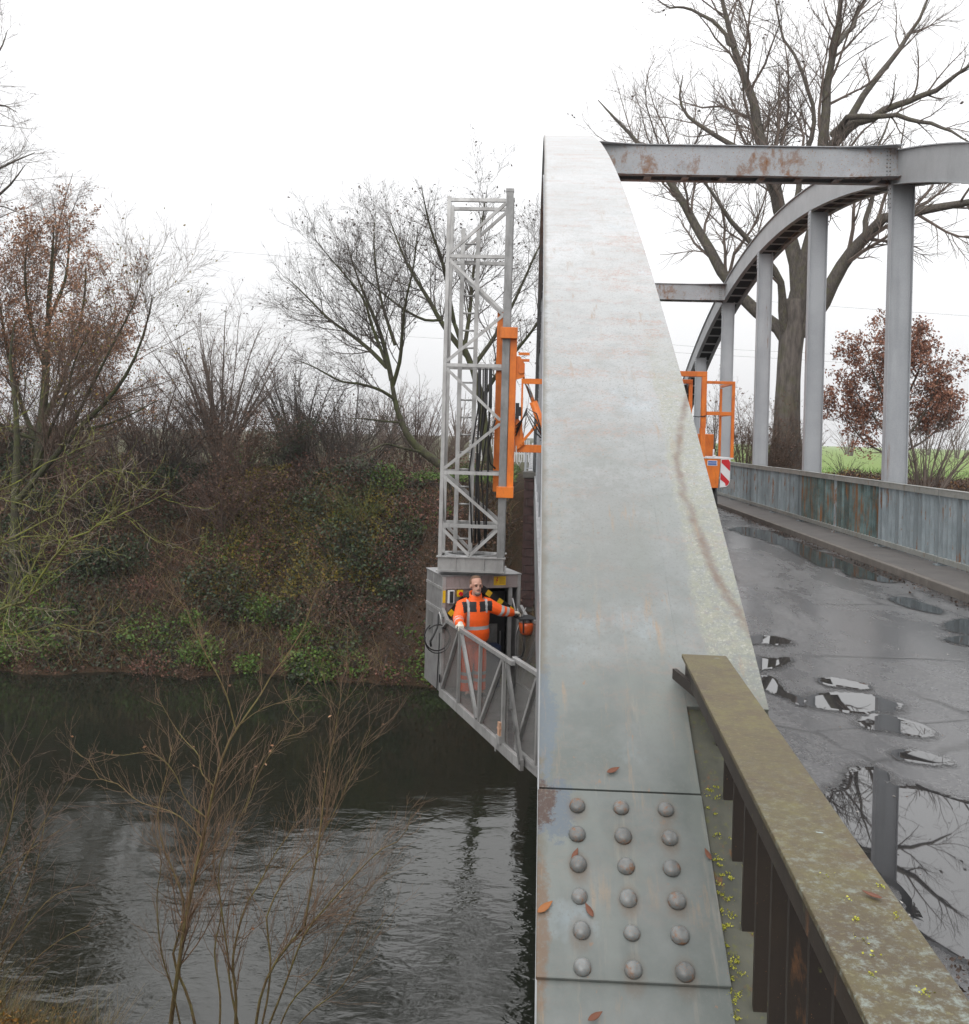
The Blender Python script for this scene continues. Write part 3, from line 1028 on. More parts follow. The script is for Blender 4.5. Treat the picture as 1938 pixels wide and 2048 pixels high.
# ------------------------------------------------------------------ machine for growing bare trees
def tubes_np(P, R, sides):
    """P (m, n, 3) centre lines, R (m, n) radii -> vertices and quads"""
    m, n, _ = P.shape
    T = np.empty_like(P)
    T[:, 1:-1] = P[:, 2:] - P[:, :-2]
    T[:, 0] = P[:, 1] - P[:, 0]
    T[:, -1] = P[:, -1] - P[:, -2]
    T /= np.linalg.norm(T, axis=2, keepdims=True) + 1e-9
    D = P[:, -1] - P[:, 0]
    D /= np.linalg.norm(D, axis=1, keepdims=True) + 1e-9
    ref = np.where(np.abs(D[:, 2:3]) > .8, np.array([[1.0, .1, 0]]), np.array([[0, .1, 1.0]]))
    U = np.cross(T, ref[:, None, :])
    U /= np.linalg.norm(U, axis=2, keepdims=True) + 1e-9
    W = np.cross(T, U)
    a = np.arange(sides) * 2 * PI / sides
    V = P[:, :, None, :] + R[:, :, None, None] * (U[:, :, None, :] * np.cos(a)[None, None, :, None] + W[:, :, None, :] * np.sin(a)[None, None, :, None])
    base = (np.arange(m)[:, None, None] * n + np.arange(n - 1)[None, :, None]) * sides
    k = np.arange(sides)[None, None, :]
    k2 = (k + 1) % sides
    Q = np.stack([base + k, base + k2, base + sides + k2, base + sides + k], -1).reshape(-1, 4)
    return V.reshape(-1, 3), Q


def join_np(chunks):
    vs, qs, o = [], [], 0
    for v, q in chunks:
        vs.append(v); qs.append(q + o); o += len(v)
    return np.concatenate(vs), np.concatenate(qs)


def resample(pts, n):
    """Catmull-Rom through hand set points, n even samples"""
    p = np.asarray(pts, float)
    if len(p) == 2:
        d = np.linspace(0, 1, n)[:, None]
        return p[0] * (1 - d) + p[1] * d
    q = np.vstack([2 * p[0] - p[1], p, 2 * p[-1] - p[-2]])
    out = []
    for i in range(1, len(q) - 2):
        a, b, c, d = q[i - 1], q[i], q[i + 1], q[i + 2]
        for t in np.linspace(0, 1, 12, endpoint=False):
            out.append(.5 * ((2 * b) + (c - a) * t + (2 * a - 5 * b + 4 * c - d) * t * t + (3 * b - a - 3 * c + d) * t ** 3))
    out.append(p[-1])
    out = np.array(out)
    s = np.concatenate([[0], np.cumsum(np.linalg.norm(np.diff(out, axis=0), axis=1))])
    g = np.linspace(0, s[-1], n)
    return np.stack([np.interp(g, s, out[:, i]) for i in range(3)], 1)


def sprout(g, P, R, per, t0=.25, t1=1.0, ratio=.5, spread=(.5, .9), up=.0, wig=.18, n=6, rr=.55, lmin=0.1, lmax=99, tip=.35, rmin=.003, taper=.45, side=None):
    """children growing out of every line of P; per is a count per metre of parent"""
    m, k, _ = P.shape
    L = np.linalg.norm(np.diff(P, axis=1), axis=2).sum(1)
    cnt = np.maximum(1, np.floor(L * per + g.random(m))).astype(int)
    par = np.repeat(np.arange(m), cnt)
    c = len(par)
    t = t0 + (t1 - t0) * g.random(c)
    f = t * (k - 1)
    i = np.minimum(f.astype(int), k - 2)
    w = (f - i)[:, None]
    A, B = P[par, i], P[par, i + 1]
    pos = A * (1 - w) + B * w
    T = B - A
    T /= np.linalg.norm(T, axis=1, keepdims=True) + 1e-9
    rad = (R[par, i] * (1 - w[:, 0]) + R[par, i + 1] * w[:, 0]) * rr
    v = g.normal(size=(c, 3))
    if side is not None:
        v += np.asarray(side)
    v -= T * (v * T).sum(1, keepdims=True)
    v /= np.linalg.norm(v, axis=1, keepdims=True) + 1e-9
    a = spread[0] + (spread[1] - spread[0]) * g.random(c)
    D = T * np.cos(a)[:, None] + v * np.sin(a)[:, None]
    ln = np.clip(L[par] * ratio * (.55 + .9 * g.random(c)) * (1 - taper * t), lmin, lmax)
    Q = np.empty((c, n, 3)); Q[:, 0] = pos
    st = (ln / (n - 1))[:, None]
    for j in range(1, n):
        D = D + g.normal(size=(c, 3)) * wig
        D[:, 2] += up
        D /= np.linalg.norm(D, axis=1, keepdims=True)
        Q[:, j] = Q[:, j - 1] + D * st
    rad = np.maximum(rad, rmin)
    RR = np.maximum(rad[:, None] * (1 - (1 - tip) * np.linspace(0, 1, n)[None]), rmin * .7)
    return Q, RR


def leaf_mesh(g, pos, size, aspect=.55, flat=None, jit=.0, fold=.25):
    """one four sided leaf per place, each with its own turn"""
    c = len(pos)
    a = g.normal(size=(c, 3)); a /= np.linalg.norm(a, axis=1, keepdims=True)
    if flat is not None:
        a[:, 2] *= flat
        a /= np.linalg.norm(a, axis=1, keepdims=True) + 1e-9
    b = np.cross(a, g.normal(size=(c, 3))); b /= np.linalg.norm(b, axis=1, keepdims=True) + 1e-9
    nn = np.cross(a, b)
    s = (size * (.6 + .8 * g.random(c)))[:, None]
    V = np.stack([pos, pos + a * s * .5 + b * s * aspect * .5 + nn * s * fold * .3, pos + a * s, pos + a * s * .5 - b * s * aspect * .5 + nn * s * fold * .3], 1)
    q = np.arange(c)[:, None] * 4 + np.arange(4)[None]
    return V.reshape(-1, 3), q


def limb(points, Y, r0, r1, dy=None, n=14):
    """photograph pixels at a distance Y -> a limb; dy lets it lean nearer or farther along its length"""
    dys = np.linspace(0, dy or 0, len(points))
    P = np.array([at(x, y, Y + d) for (x, y), d in zip(points, dys)])
    return resample(P, n), np.linspace(1, 0, n) ** .8 * (r0 - r1) + r1


def plant(name, label, cat, base, parts, group=None):
    """parts: list of (part name, chunks, material, kind)"""
    t = thing(name, label, cat, base, group)
    b = np.array(base)
    for nm, chunks, mat, kind in parts:
        if not chunks:
            continue
        v, q = join_np(chunks)
        me = np_mesh(nm, v - b, quads=q, smooth=(nm in ('trunk', 'limb', 'stem', 'branch')))
        link_mesh(nm, me, mat, t, kind=kind, loc=base)
    return t


def gz(x, y):
    return float(ground_z(x, y))


M['bark_grey'] = bark('grey_willow_bark', (.135, .118, .105), (.095, .082, .07), moss=(.095, .092, .05), moss_at=.60)
M['bark_trunk'] = bark('furrowed_trunk_bark', (.155, .135, .12), (.095, .08, .07), moss=(.085, .085, .045), moss_at=.62, scale=.33)
M['bark_green'] = bark('green_mossy_bark', (.075, .065, .048), (.05, .043, .033), moss=(.062, .072, .025), moss_at=.52)
M['twig_dark'] = plain('dark_twig', (.066, .052, .042), .8, 0, .4, 1.5)
M['twig_brown'] = plain('brown_twig', (.115, .075, .052), .8, 0, .4, 1.5)
M['twig_grey'] = plain('grey_brown_twig', (.15, .115, .095), .8, 0, .4, 1.5)
M['twig_red'] = plain('reddish_twig', (.125, .080, .062), .8, 0, .4, 1.5)
M['twig_tan'] = plain('tan_twig', (.20, .125, .075), .8, 0, .4, 1.5)
M['twig_pale'] = plain('pale_twig', (.24, .20, .155), .8, 0, .3, 2)
M['twig_lichen'] = bark('lichen_covered_twig', (.16, .14, .08), (.08, .07, .05), moss=(.20, .215, .048), moss_at=.50, scale=3)
M['twig_willow'] = bark('olive_brown_twig', (.25, .18, .085), (.16, .10, .055), moss=(.19, .17, .06), moss_at=.55, scale=2)
M['leaf_rust'] = leafmat('rust_brown_leaves', [(.30, .15, .078), (.24, .115, .065), (.36, .20, .11), (.19, .10, .065)])
M['leaf_russet'] = leafmat('russet_dead_leaves', [(.12, .050, .034), (.08, .035, .026), (.16, .075, .05)])
M['leaf_oak'] = leafmat('red_brown_leaves', [(.22, .095, .060), (.16, .07, .045), (.27, .13, .08)])
M['leaf_dead'] = leafmat('dark_dead_leaves', [(.045, .03, .022), (.07, .042, .03)])
M['leaf_litter'] = leafmat('bank_leaf_litter', [(.105, .055, .036), (.07, .038, .026), (.15, .082, .052), (.04, .026, .018)])
M['leaf_ivy'] = leafmat('dark_green_ivy', [(.022, .036, .016), (.034, .052, .022), (.046, .066, .028), (.030, .036, .022)], .4)
M['leaf_green'] = leafmat('fresh_green_leaves', [(.055, .115, .018), (.085, .15, .025), (.045, .085, .018), (.11, .16, .03)], .45)
M['leaf_yellow'] = leafmat('yellowing_leaves', [(.17, .13, .018), (.12, .115, .02), (.22, .145, .02), (.075, .085, .018)])
M['leaf_orange'] = leafmat('orange_autumn_leaves', [(.26, .12, .025), (.32, .17, .03), (.18, .07, .025), (.15, .12, .03)])
M['grass_dry'] = leafmat('dry_grass_blades', [(.17, .115, .05), (.11, .075, .035), (.09, .10, .03), (.20, .14, .065)])

g = np.random.default_rng(21)


def stackl(limbs):
    return np.stack([l[0] for l in limbs]), np.stack([l[1] for l in limbs])


# --- big tree on the far bank to the right, limbs set after the photograph
YT = 48.0
ms = 1 / (FPX / YT)
LT = [
    ([(1573, 950), (1573, 880), (1575, 800), (1579, 720), (1585, 655), (1592, 600)], .80, .62, 0),
    ([(1578, 690), (1556, 650), (1520, 620), (1470, 575), (1432, 520), (1390, 440), (1345, 362), (1300, 312), (1262, 268), (1225, 232), (1196, 200)], .36, .05, 4),
    ([(1572, 680), (1566, 620), (1558, 570), (1530, 510), (1485, 462), (1440, 405), (1398, 352), (1390, 330)], .24, .05, -3),
    ([(1584, 640), (1592, 540), (1578, 470), (1556, 400), (1530, 310), (1514, 220), (1492, 150), (1470, 95), (1455, 30), (1430, -50)], .46, .10, 2),
    ([(1592, 640), (1612, 540), (1634, 450), (1640, 370), (1652, 290), (1660, 200), (1668, 110), (1680, 30), (1688, -60)], .44, .12, -2),
    ([(1604, 670), (1640, 620), (1688, 540), (1730, 478), (1765, 446), (1830, 434), (1890, 422), (1960, 410), (2040, 398)], .42, .14, -5),
    ([(1548, 370), (1520, 335), (1478, 292), (1430, 262), (1385, 240), (1362, 200), (1366, 150)], .19, .04, 3),
    ([(1655, 300), (1690, 262), (1735, 236), (1800, 200), (1860, 172), (1910, 148), (1960, 120)], .26, .08, -3),
    ([(1690, 262), (1720, 200), (1762, 140), (1800, 85), (1840, 30), (1872, -40)], .20, .06, 2),
    ([(1664, 270), (1700, 236), (1760, 232), (1830, 240), (1880, 262), (1940, 285)], .17, .05, -6),
    ([(1590, 420), (1596, 330), (1618, 240), (1600, 140), (1570, 60), (1545, -20)], .16, .05, 5),
    ([(1730, 478), (1744, 430), (1752, 380), (1760, 300), (1786, 220)], .16, .04, 3),
    ([(1470, 95), (1440, 60), (1400, 30), (1350, 18), (1300, -10)], .12, .04, 2),
    ([(1672, 90), (1710, 40), (1740, -20), (1760, -70)], .16, .06, 4),
]
limbs = [limb(p, YT, r0, r1 * (1 if k == 0 else .5), dy) for k, (p, r0, r1, dy) in enumerate(LT)]
P0, R0 = stackl(limbs)
kk = np.cumsum(g.normal(0, .085, P0[1:].shape), axis=1); kk -= kk[:, -1:] * np.linspace(0, 1, 14)[None, :, None]; kk[:, 0] = 0
P0[1:] += kk
P1, R1 = sprout(g, P0[1:], R0[1:], 1.05, .25, 1, .42, (.4, .9), .05, .14, 9, .36, 1.4, 6.5, .22, .011)
P2, R2 = sprout(g, np.concatenate([P1]), R1, 2.2, .15, 1, .5, (.4, .95), .03, .15, 6, .5, .6, 3.0, .3, .0065)
P3, R3 = sprout(g, P2, R2, 2.8, .2, 1, .55, (.35, .85), .04, .13, 4, .6, .35, 1.5, .5, .0056)
P3b, R3b = sprout(g, P1, R1, 2.2, .2, 1, .3, (.5, 1.1), .06, .13, 5, .3, .4, 1.8, .5, .0045)
dead = P2[g.random(len(P2)) < .05][:, -1]
root_flare = []
bz = gz(12.9, YT) - .1
bpos = (float(P0[0, 0, 0]), YT, bz)
Pt = P0[:1].copy(); Rt = R0[:1].copy()
Pt[0, 0, 2] = bz - .4
Rt[0] = np.array([1.15, .92, .80, .70, .66, .64, .62, .60, .60, .60, .62, .62, .60, .52]) * .98
plant('willow_tree', 'huge bare grey willow with a forked trunk behind the right hand posts', 'tree', bpos,
      [('trunk', [tubes_np(Pt, Rt, 16)], M['bark_trunk'], None),
       ('limb', [tubes_np(P0[1:], R0[1:], 8)], M['bark_grey'], None),
       ('crown', [tubes_np(P1, R1, 5), tubes_np(P2, R2, 3), tubes_np(P3, R3, 3), tubes_np(P3b, R3b, 3)], M['twig_grey'], None),
       ('leaf', [leaf_mesh(g, np.concatenate([dead + g.normal(0, .08, dead.shape) for _ in range(3)]), .16)], M['leaf_dead'], 'stuff')])

# --- bare tree behind the lattice tower
YB = 50.0
LB = [
    ([(1010, 1075), (992, 1000), (978, 930), (968, 860), (962, 800), (945, 735), (925, 690), (908, 645)], .46, .20, 0),
    ([(935, 712), (908, 680), (880, 640), (858, 600), (828, 552), (806, 510), (790, 468), (776, 430)], .20, .03, 3),
    ([(908, 645), (896, 580), (884, 520), (862, 460), (850, 410), (842, 370)], .16, .03, -3),
    ([(930, 690), (940, 620), (946, 550), (958, 480), (968, 420), (975, 372)], .16, .03, 2),
    ([(945, 735), (985, 680), (1020, 620), (1048, 560), (1075, 500), (1105, 440)], .16, .03, 4),
    ([(962, 800), (1000, 740), (1050, 680), (1095, 620), (1140, 560)], .15, .03, -4),
    ([(880, 640), (850, 640), (810, 620), (770, 590), (730, 555), (700, 520)], .10, .02, -3),
]
LB2 = [
    ([(905, 955), (880, 930), (848, 905), (822, 880), (803, 845), (790, 800), (783, 760)], .30, .20, 0),
    ([(783, 760), (774, 715), (762, 670), (742, 620), (722, 572), (705, 525), (692, 480)], .18, .025, 2),
    ([(786, 770), (800, 720), (805, 660), (812, 600), (826, 540), (832, 490), (836, 450)], .15, .025, -3),
    ([(774, 735), (740, 700), (700, 668), (660, 640), (620, 600), (590, 570), (568, 552)], .15, .02, 3),
    ([(780, 745), (745, 655), (728, 600), (690, 550), (655, 510), (630, 478)], .13, .02, -2),
    ([(792, 800), (760, 780), (720, 768), (680, 762), (630, 735), (580, 715)], .11, .02, -4),
    ([(848, 905), (800, 895), (770, 888), (735, 905), (700, 920)], .10, .03, -3),
    ([(803, 845), (765, 842), (730, 838), (690, 836)], .08, .02, -3),
    ([(790, 690), (765, 610), (752, 540), (748, 470), (752, 420)], .12, .02, 2),
]


def grown(name, label, LL, Y, twig, barkm, dens=1.0, dead_p=.5, group=None, up=.05, leafm=None, leaf_n=1, leaf_s=.12, trunk_n=1, rs=1.0, lens=1.0):
    limbs = [limb(p, Y, r0 * rs, r1 * rs * .6, dy) for p, r0, r1, dy in LL]
    P0, R0 = stackl(limbs)
    P1, R1 = sprout(g, P0[trunk_n:], R0[trunk_n:], 2.5 * dens, .12, 1, .42, (.4, .85), up, .12, 8, .33, .8, 5.0 * lens, .22, .009)
    P2, R2 = sprout(g, P1, R1, 3.3 * dens, .12, 1, .5, (.4, .9), up, .14, 5, .5, .5, 2.4 * lens, .35, .006)
    P3, R3 = sprout(g, P2, R2, 5.4 * dens, .2, 1, .5, (.4, .9), up, .16, 3, .6, .25, 1.1 * lens, .5, .0048)
    b = P0[0, 0]
    base = (float(b[0]), float(b[1]), gz(b[0], b[1]))
    Pt = P0[:trunk_n].copy()
    Pt[0, 0, 2] = min(Pt[0, 0, 2], base[2] - .3)
    parts = [('trunk', [tubes_np(Pt, R0[:trunk_n], 10)], barkm, None),
             ('limb', [tubes_np(P0[trunk_n:], R0[trunk_n:], 6)], barkm, None),
             ('crown', [tubes_np(P1, R1, 4), tubes_np(P2, R2, 3), tubes_np(P3, R3, 3)], twig, None)]
    if leafm is not None:
        e = np.concatenate([P3[:, -1], P3[:, 2], P2[:, -1], P2[:, 3]])
        e = e[g.random(len(e)) < dead_p]
        e = np.concatenate([e + g.normal(0, leaf_s * .7, e.shape) for _ in range(leaf_n)])
        parts.append(('leaf', [leaf_mesh(g, e, leaf_s)], leafm, 'stuff'))
    return plant(name, label, 'tree', base, parts, group)


grown('bare_tree', 'bare dark tree with scattered seed heads rising right behind the lattice tower', LB, YB, M['twig_dark'], M['bark_green'], 1.0, .04, None, .05, M['leaf_dead'], 1, .15, rs=.82)
grown('bare_tree', 'mossy bare tree leaning left with a spreading crown, left of the lattice tower', LB2, YB - 2, M['twig_dark'], M['bark_green'], 1.1, .04, None, .06, M['leaf_dead'], 1, .14, rs=.82)

# --- rust leaved tree on the left
LL = [
    ([(70, 1010), (75, 940), (82, 860), (90, 780), (95, 690), (98, 600), (104, 520), (108, 450)], .26, .05, 0),
    ([(78, 900), (40, 800), (15, 700), (0, 610), (-10, 520)], .14, .03, 2),
    ([(84, 850), (120, 770), (150, 690), (168, 600), (172, 530)], .14, .03, -2),
    ([(86, 820), (150, 770), (195, 720), (225, 660), (240, 610)], .12, .02, 2),
    ([(92, 740), (60, 640), (50, 540), (58, 470)], .12, .02, -2),
    ([(98, 640), (130, 560), (138, 490), (140, 440)], .10, .02, 1),
    ([(80, 880), (20, 860), (-30, 820), (-70, 760)], .12, .03, -2),
    ([(82, 870), (140, 850), (200, 830), (250, 800)], .10, .02, 3),
]
grown('hornbeam_tree', 'tall tree still holding rust brown leaves at the left edge', LL, 46.0, M['twig_brown'], M['bark_green'], 1.2, .55, None, .05, M['leaf_rust'], 3, .12)
LL = [
    ([(30, 1000), (34, 900), (30, 800), (20, 720), (30, 640)], .18, .02, 0),
    ([(28, 1010), (70, 960), (120, 900), (165, 850), (215, 800), (258, 740), (290, 660), (305, 590)], .16, .03, -3),
    ([(120, 900), (160, 820), (190, 760), (225, 690), (262, 620), (285, 560)], .10, .02, -2),
    ([(60, 970), (100, 860), (130, 800), (150, 720), (180, 660)], .10, .02, -4),
    ([(150, 862), (210, 850), (260, 830), (315, 800)], .07, .02, -3),
]
grown('alder_tree', 'mossy bare tree with limbs fanning right in front of the rust leaved one', LL, 42.0, M['twig_brown'], M['bark_green'], .9, .05, None, .05, M['leaf_yellow'], 1, .12)
LL = [
    ([(70, 980), (80, 850), (92, 700), (104, 560), (116, 460), (132, 390), (146, 345)], .18, .02, 0),
    ([(100, 600), (110, 520), (112, 450), (108, 410), (100, 380)], .05, .015, 2),
    ([(108, 520), (128, 460), (150, 410), (160, 380)], .05, .015, -2),
    ([(112, 480), (92, 440), (84, 410), (80, 395)], .04, .015, 1),
]
grown('birch_tree', 'slender bare tree with a drooping feathery top above the rust leaves', LL, 56.0, M['twig_red'], M['bark_grey'], 1.2, .1, None, -.07, M['leaf_rust'], 1, .10)
LL = [
    ([(-190, 1000), (-180, 800), (-165, 600), (-150, 420), (-120, 260), (-90, 120), (-60, 0)], .38, .12, 0),
    ([(-160, 560), (-110, 500), (-60, 440), (-15, 400), (20, 370), (50, 330)], .16, .03, -2),
    ([(-150, 430), (-100, 390), (-50, 350), (-10, 340), (30, 322), (70, 305)], .13, .03, 2),
    ([(-130, 300), (-90, 270), (-40, 230), (0, 210), (35, 225)], .13, .02, -2),
    ([(-120, 260), (-80, 200), (-40, 150), (0, 100), (15, 60)], .12, .02, 2),
    ([(-90, 120), (-50, 70), (-10, 20), (10, -30)], .11, .02, 1),
    ([(-150, 450), (-90, 440), (-40, 420), (0, 412), (35, 425)], .10, .02, 3),
    ([(-165, 600), (-110, 570), (-50, 560), (0, 540)], .12, .02, -3),
]
grown('bare_tree', 'tall bare tree at the upper left edge, only fine branch ends showing', LL, 44.0, M['twig_grey'], M['bark_grey'], 1.0, 0, None, .0)


# --- multi stemmed shrubs
def shrub(name, label, base_px, Y, h, w, nst, twig, seed, dens=1.0, leafm=None, leaf_p=.3, leaf_s=.1, group=None, cat='shrub', rad=.045, up=.03, x=None, z=None, fine=True, lean=0.0, collect=False):
    g = np.random.default_rng(seed)
    if x is None:
        x = at(base_px[0], base_px[1], Y)[0]
    z = gz(x, Y) if z is None else z
    n = 9
    P = np.empty((nst, n, 3)); R = np.empty((nst, n))
    for s in range(nst):
        a = g.random() * 2 * PI
        sp = math.sqrt(g.random())
        d = np.array([math.cos(a) * sp * w * 1.0 + lean, math.sin(a) * sp * w * .75, h * (1 - .30 * sp) * (.75 + .35 * g.random())])
        b = np.array([x + math.cos(a) * .25 * w * .5 * g.random(), Y + math.sin(a) * .25 * w * .5 * g.random(), z - .15])
        t = np.linspace(0, 1, n)[:, None]
        hor = d * np.array([1, 1, 0]); ver = d * np.array([0, 0, 1])
        P[s] = b + hor * t ** 1.25 + ver * (t ** .92) + np.cumsum(g.normal(0, .028 * h / 4, (n, 3)), axis=0) * t
        R[s] = rad * (.6 + .6 * g.random()) * (1 - .82 * t[:, 0])
    k = h / 5.0
    P1, R1 = sprout(g, P, R, 2.1 * dens / k ** .5, .12, 1, .33, (.3, .75), up, .13, 5, .55, .3 * k, 2.4 * k, .3, .0065)
    ch = [tubes_np(P1, R1, 3)]
    P2, R2 = sprout(g, P1, R1, 2.7 * dens / k ** .5, .1, 1, .5, (.35, .8), up, .16, 4, .6, .2 * k, 1.2 * k, .45, .0048)
    ch.append(tubes_np(P2, R2, 3))
    if fine:
        P3, R3 = sprout(g, P2, R2, 2.3 * dens / k ** .5, .1, 1, .5, (.35, .8), up, .16, 3, .7, .15 * k, .6 * k, .6, .004)
        ch.append(tubes_np(P3, R3, 3))
    if collect:
        return [tubes_np(P, R, 4)] + ch
    parts = [('stem', [tubes_np(P, R, 5)], twig, None), ('crown', ch, twig, None)]
    if leafm is not None:
        e = np.concatenate([P2[:, -1], P2[:, 2], P1[:, -1], P1[:, 3]] + ([P3[:, -1]] if fine else []))
        e = e[g.random(len(e)) < leaf_p]
        e = e + g.normal(0, leaf_s * .5, e.shape)
        parts.append(('leaf', [leaf_mesh(g, e, leaf_s)], leafm, 'stuff'))
    return plant(name, label, cat, (x, Y, z), parts, group)


GB = 'shrubs on the far river bank'
shrub('willow_shrub', 'wide grey brown fan of bare stems standing alone against the sky', (440, 930), 52, 9.5, 5.0, 26, M['twig_grey'], 31, 1.05, M['leaf_litter'], .10, .12, GB, rad=.075)
shrub('willow_shrub', 'lower reddish bare thicket right beside the rust leaved tree', (300, 930), 51, 7.2, 3.6, 18, M['twig_red'], 32, 1.0, M['leaf_litter'], .15, .12, GB, rad=.06)
shrub('thorn_shrub', 'dark dense bare shrub between the grey fan and the leaning tree', (600, 915), 53, 8.2, 4.2, 22, M['twig_dark'], 33, 1.15, M['leaf_dead'], .14, .12, GB, rad=.07)
shrub('thorn_shrub', 'dark shrub with arching twigs under the leaning mossy tree', (705, 915), 54, 7.0, 3.8, 20, M['twig_dark'], 34, 1.1, M['leaf_ivy'], .10, .12, GB, rad=.06)
shrub('hazel_shrub', 'pale reddish bare bush seen just left of the lattice tower', (835, 900), 60, 6.2, 3.2, 18, M['twig_red'], 35, 1.0, None, 0, .1, GB, rad=.05)
shrub('bramble_bush', 'brown tangled bush low on the bank below the rust leaved tree', (160, 1000), 45, 4.2, 3.4, 22, M['twig_brown'], 36, 1.0, M['leaf_litter'], .5, .13, GB, rad=.03)
shrub('bramble_bush', 'reddish brown tangle on the bank below the grey fan', (450, 990), 46, 3.6, 3.2, 22, M['twig_red'], 37, 1.1, M['leaf_litter'], .6, .13, GB, rad=.03)
shrub('ivy_bush', 'dark evergreen lump behind the brown thicket at the bank top', (560, 935), 49, 3.0, 2.2, 18, M['twig_dark'], 38, 1.1, M['leaf_ivy'], .9, .17, GB, rad=.03)
shrub('holly_bush', 'dark green bush halfway down the bank at the far left', (40, 1070), 42.5, 2.6, 2.0, 16, M['twig_dark'], 39, 1.0, M['leaf_ivy'], .9, .16, GB, rad=.03)
shrub('bramble_bush', 'green and brown bramble heap at the bank top left of the tower', (720, 1000), 45.5, 2.2, 2.6, 18, M['twig_lichen'], 40, 1.0, M['leaf_ivy'], .35, .13, GB, rad=.02)
shrub('elder_bush', 'twiggy brown bush on the bank top at the far left edge', (-10, 940), 47, 5.5, 3.0, 18, M['twig_brown'], 41, 1.0, M['leaf_litter'], .3, .13, GB, rad=.05)
shrub('dogwood_shrub', 'grey brown thicket behind the bank top, half way to the grey fan', (235, 930), 56, 6.0, 4.0, 20, M['twig_grey'], 42, .9, None, 0, .1, GB, rad=.05)

shrub('thorn_shrub', 'dark thicket filling the bank top between the brown bush and the grey fan', (330, 960), 48.5, 5.0, 3.6, 30, M['twig_dark'], 43, 1.2, M['leaf_litter'], .3, .12, GB, rad=.035)
shrub('thorn_shrub', 'brown thicket at the foot of the grey fan', (480, 945), 48, 4.2, 3.4, 30, M['twig_brown'], 44, 1.2, M['leaf_litter'], .35, .12, GB, rad=.03)
shrub('thorn_shrub', 'dark thicket at the foot of the leaning mossy tree', (650, 935), 49.5, 4.2, 3.6, 30, M['twig_dark'], 45, 1.2, M['leaf_dead'], .3, .12, GB, rad=.03)
shrub('hazel_shrub', 'reddish brown thicket under the rust leaved tree', (120, 950), 49, 6.0, 3.8, 30, M['twig_red'], 46, 1.1, M['leaf_rust'], .25, .13, GB, rad=.04)
shrub('thorn_shrub', 'grey bare thicket right behind the foot of the lattice tower', (880, 920), 56, 4.4, 3.4, 24, M['twig_grey'], 47, 1.1, None, 0, .12, GB, rad=.03)
shrub('thorn_shrub', 'tall pale thicket far back between the thorn shrubs and the leaning tree', (700, 905), 66, 6.5, 5.0, 24, M['twig_grey'], 48, 1.0, None, 0, .12, GB, rad=.05)
shrub('thorn_shrub', 'pale thicket far back behind the grey fan', (400, 905), 66, 6.0, 6.0, 24, M['twig_grey'], 49, 1.0, None, 0, .12, GB, rad=.05)

GR = 'shrubs behind the bridge fence'
shrub('hazel_shrub', 'bare brown thicket behind the orange cage', (1425, 935), 49, 5.2, 2.2, 20, M['twig_grey'], 51, 1.1, M['leaf_litter'], .12, .11, GR, rad=.04)
shrub('hazel_shrub', 'bare brown thicket between the second and third post from the right', (1490, 935), 46, 4.5, 1.8, 20, M['twig_brown'], 52, 1.1, M['leaf_litter'], .12, .11, GR, rad=.035)
shrub('bramble_bush', 'dense brown brush around the foot of the huge willow', (1555, 935), 46.3, 4.6, 2.2, 40, M['twig_brown'], 53, 1.25, M['leaf_litter'], .25, .09, GR, rad=.025)
shrub('willow_shrub', 'wide bare bush with arching stems at the right edge behind the fence', (1850, 960), 43, 5.6, 3.6, 22, M['twig_grey'], 54, .95, None, 0, .1, GR, rad=.05, up=-.01)
shrub('bramble_bush', 'low dark bush standing at the field edge left of the rusty post', (1690, 940), 52, 1.6, 1.3, 14, M['twig_dark'], 55, .9, None, 0, .1, GR, rad=.02)
LO = [
    ([(1800, 965), (1798, 920), (1795, 870), (1792, 810), (1790, 750), (1792, 690)], .14, .03, 0),
    ([(1797, 900), (1760, 850), (1730, 810), (1705, 770)], .07, .02, 1),
    ([(1797, 890), (1840, 840), (1865, 790), (1880, 750)], .07, .02, -1),
    ([(1795, 850), (1765, 790), (1745, 740), (1735, 700)], .07, .02, -1),
    ([(1793, 830), (1825, 770), (1845, 720), (1850, 690)], .07, .02, 1),
    ([(1797, 920), (1740, 890), (1700, 850), (1675, 810)], .06, .02, 1),
    ([(1797, 910), (1850, 880), (1880, 850), (1895, 810)], .06, .02, 1),
    ([(1792, 780), (1780, 720), (1775, 670), (1785, 650)], .06, .02, 0),
    ([(1792, 770), (1812, 710), (1825, 665)], .06, .02, 0),
]
grown('oak_tree', 'small round crowned tree full of red brown leaves behind the nearest right post', LO, 44.0, M['twig_red'], M['bark_grey'], 1.6, .62, None, .04, M['leaf_oak'], 3, .14, lens=.55)

# far trees fading in the damp air beyond the field: one mass
fg = np.random.default_rng(77)
far = []
for i in range(30):
    right = i < 17
    x = fg.uniform(60, 210) if right else fg.uniform(-170, 20)
    Y = fg.uniform(190, 330) if right else fg.uniform(140, 240)
    far += shrub('far', '', (0, 0), Y, fg.uniform(8, 15), fg.uniform(4, 7), 9, M['twig_grey'], 200 + i, .40, None, 0, .1, None, rad=.14, z=-1.0, x=x, fine=False, collect=True)
v, q_ = join_np(far)
link_mesh('distant_woods', np_mesh('distant_woods', v, quads=q_), M['twig_grey'], None, 'pale woods fading in the damp air far beyond the bridge', kind='stuff')

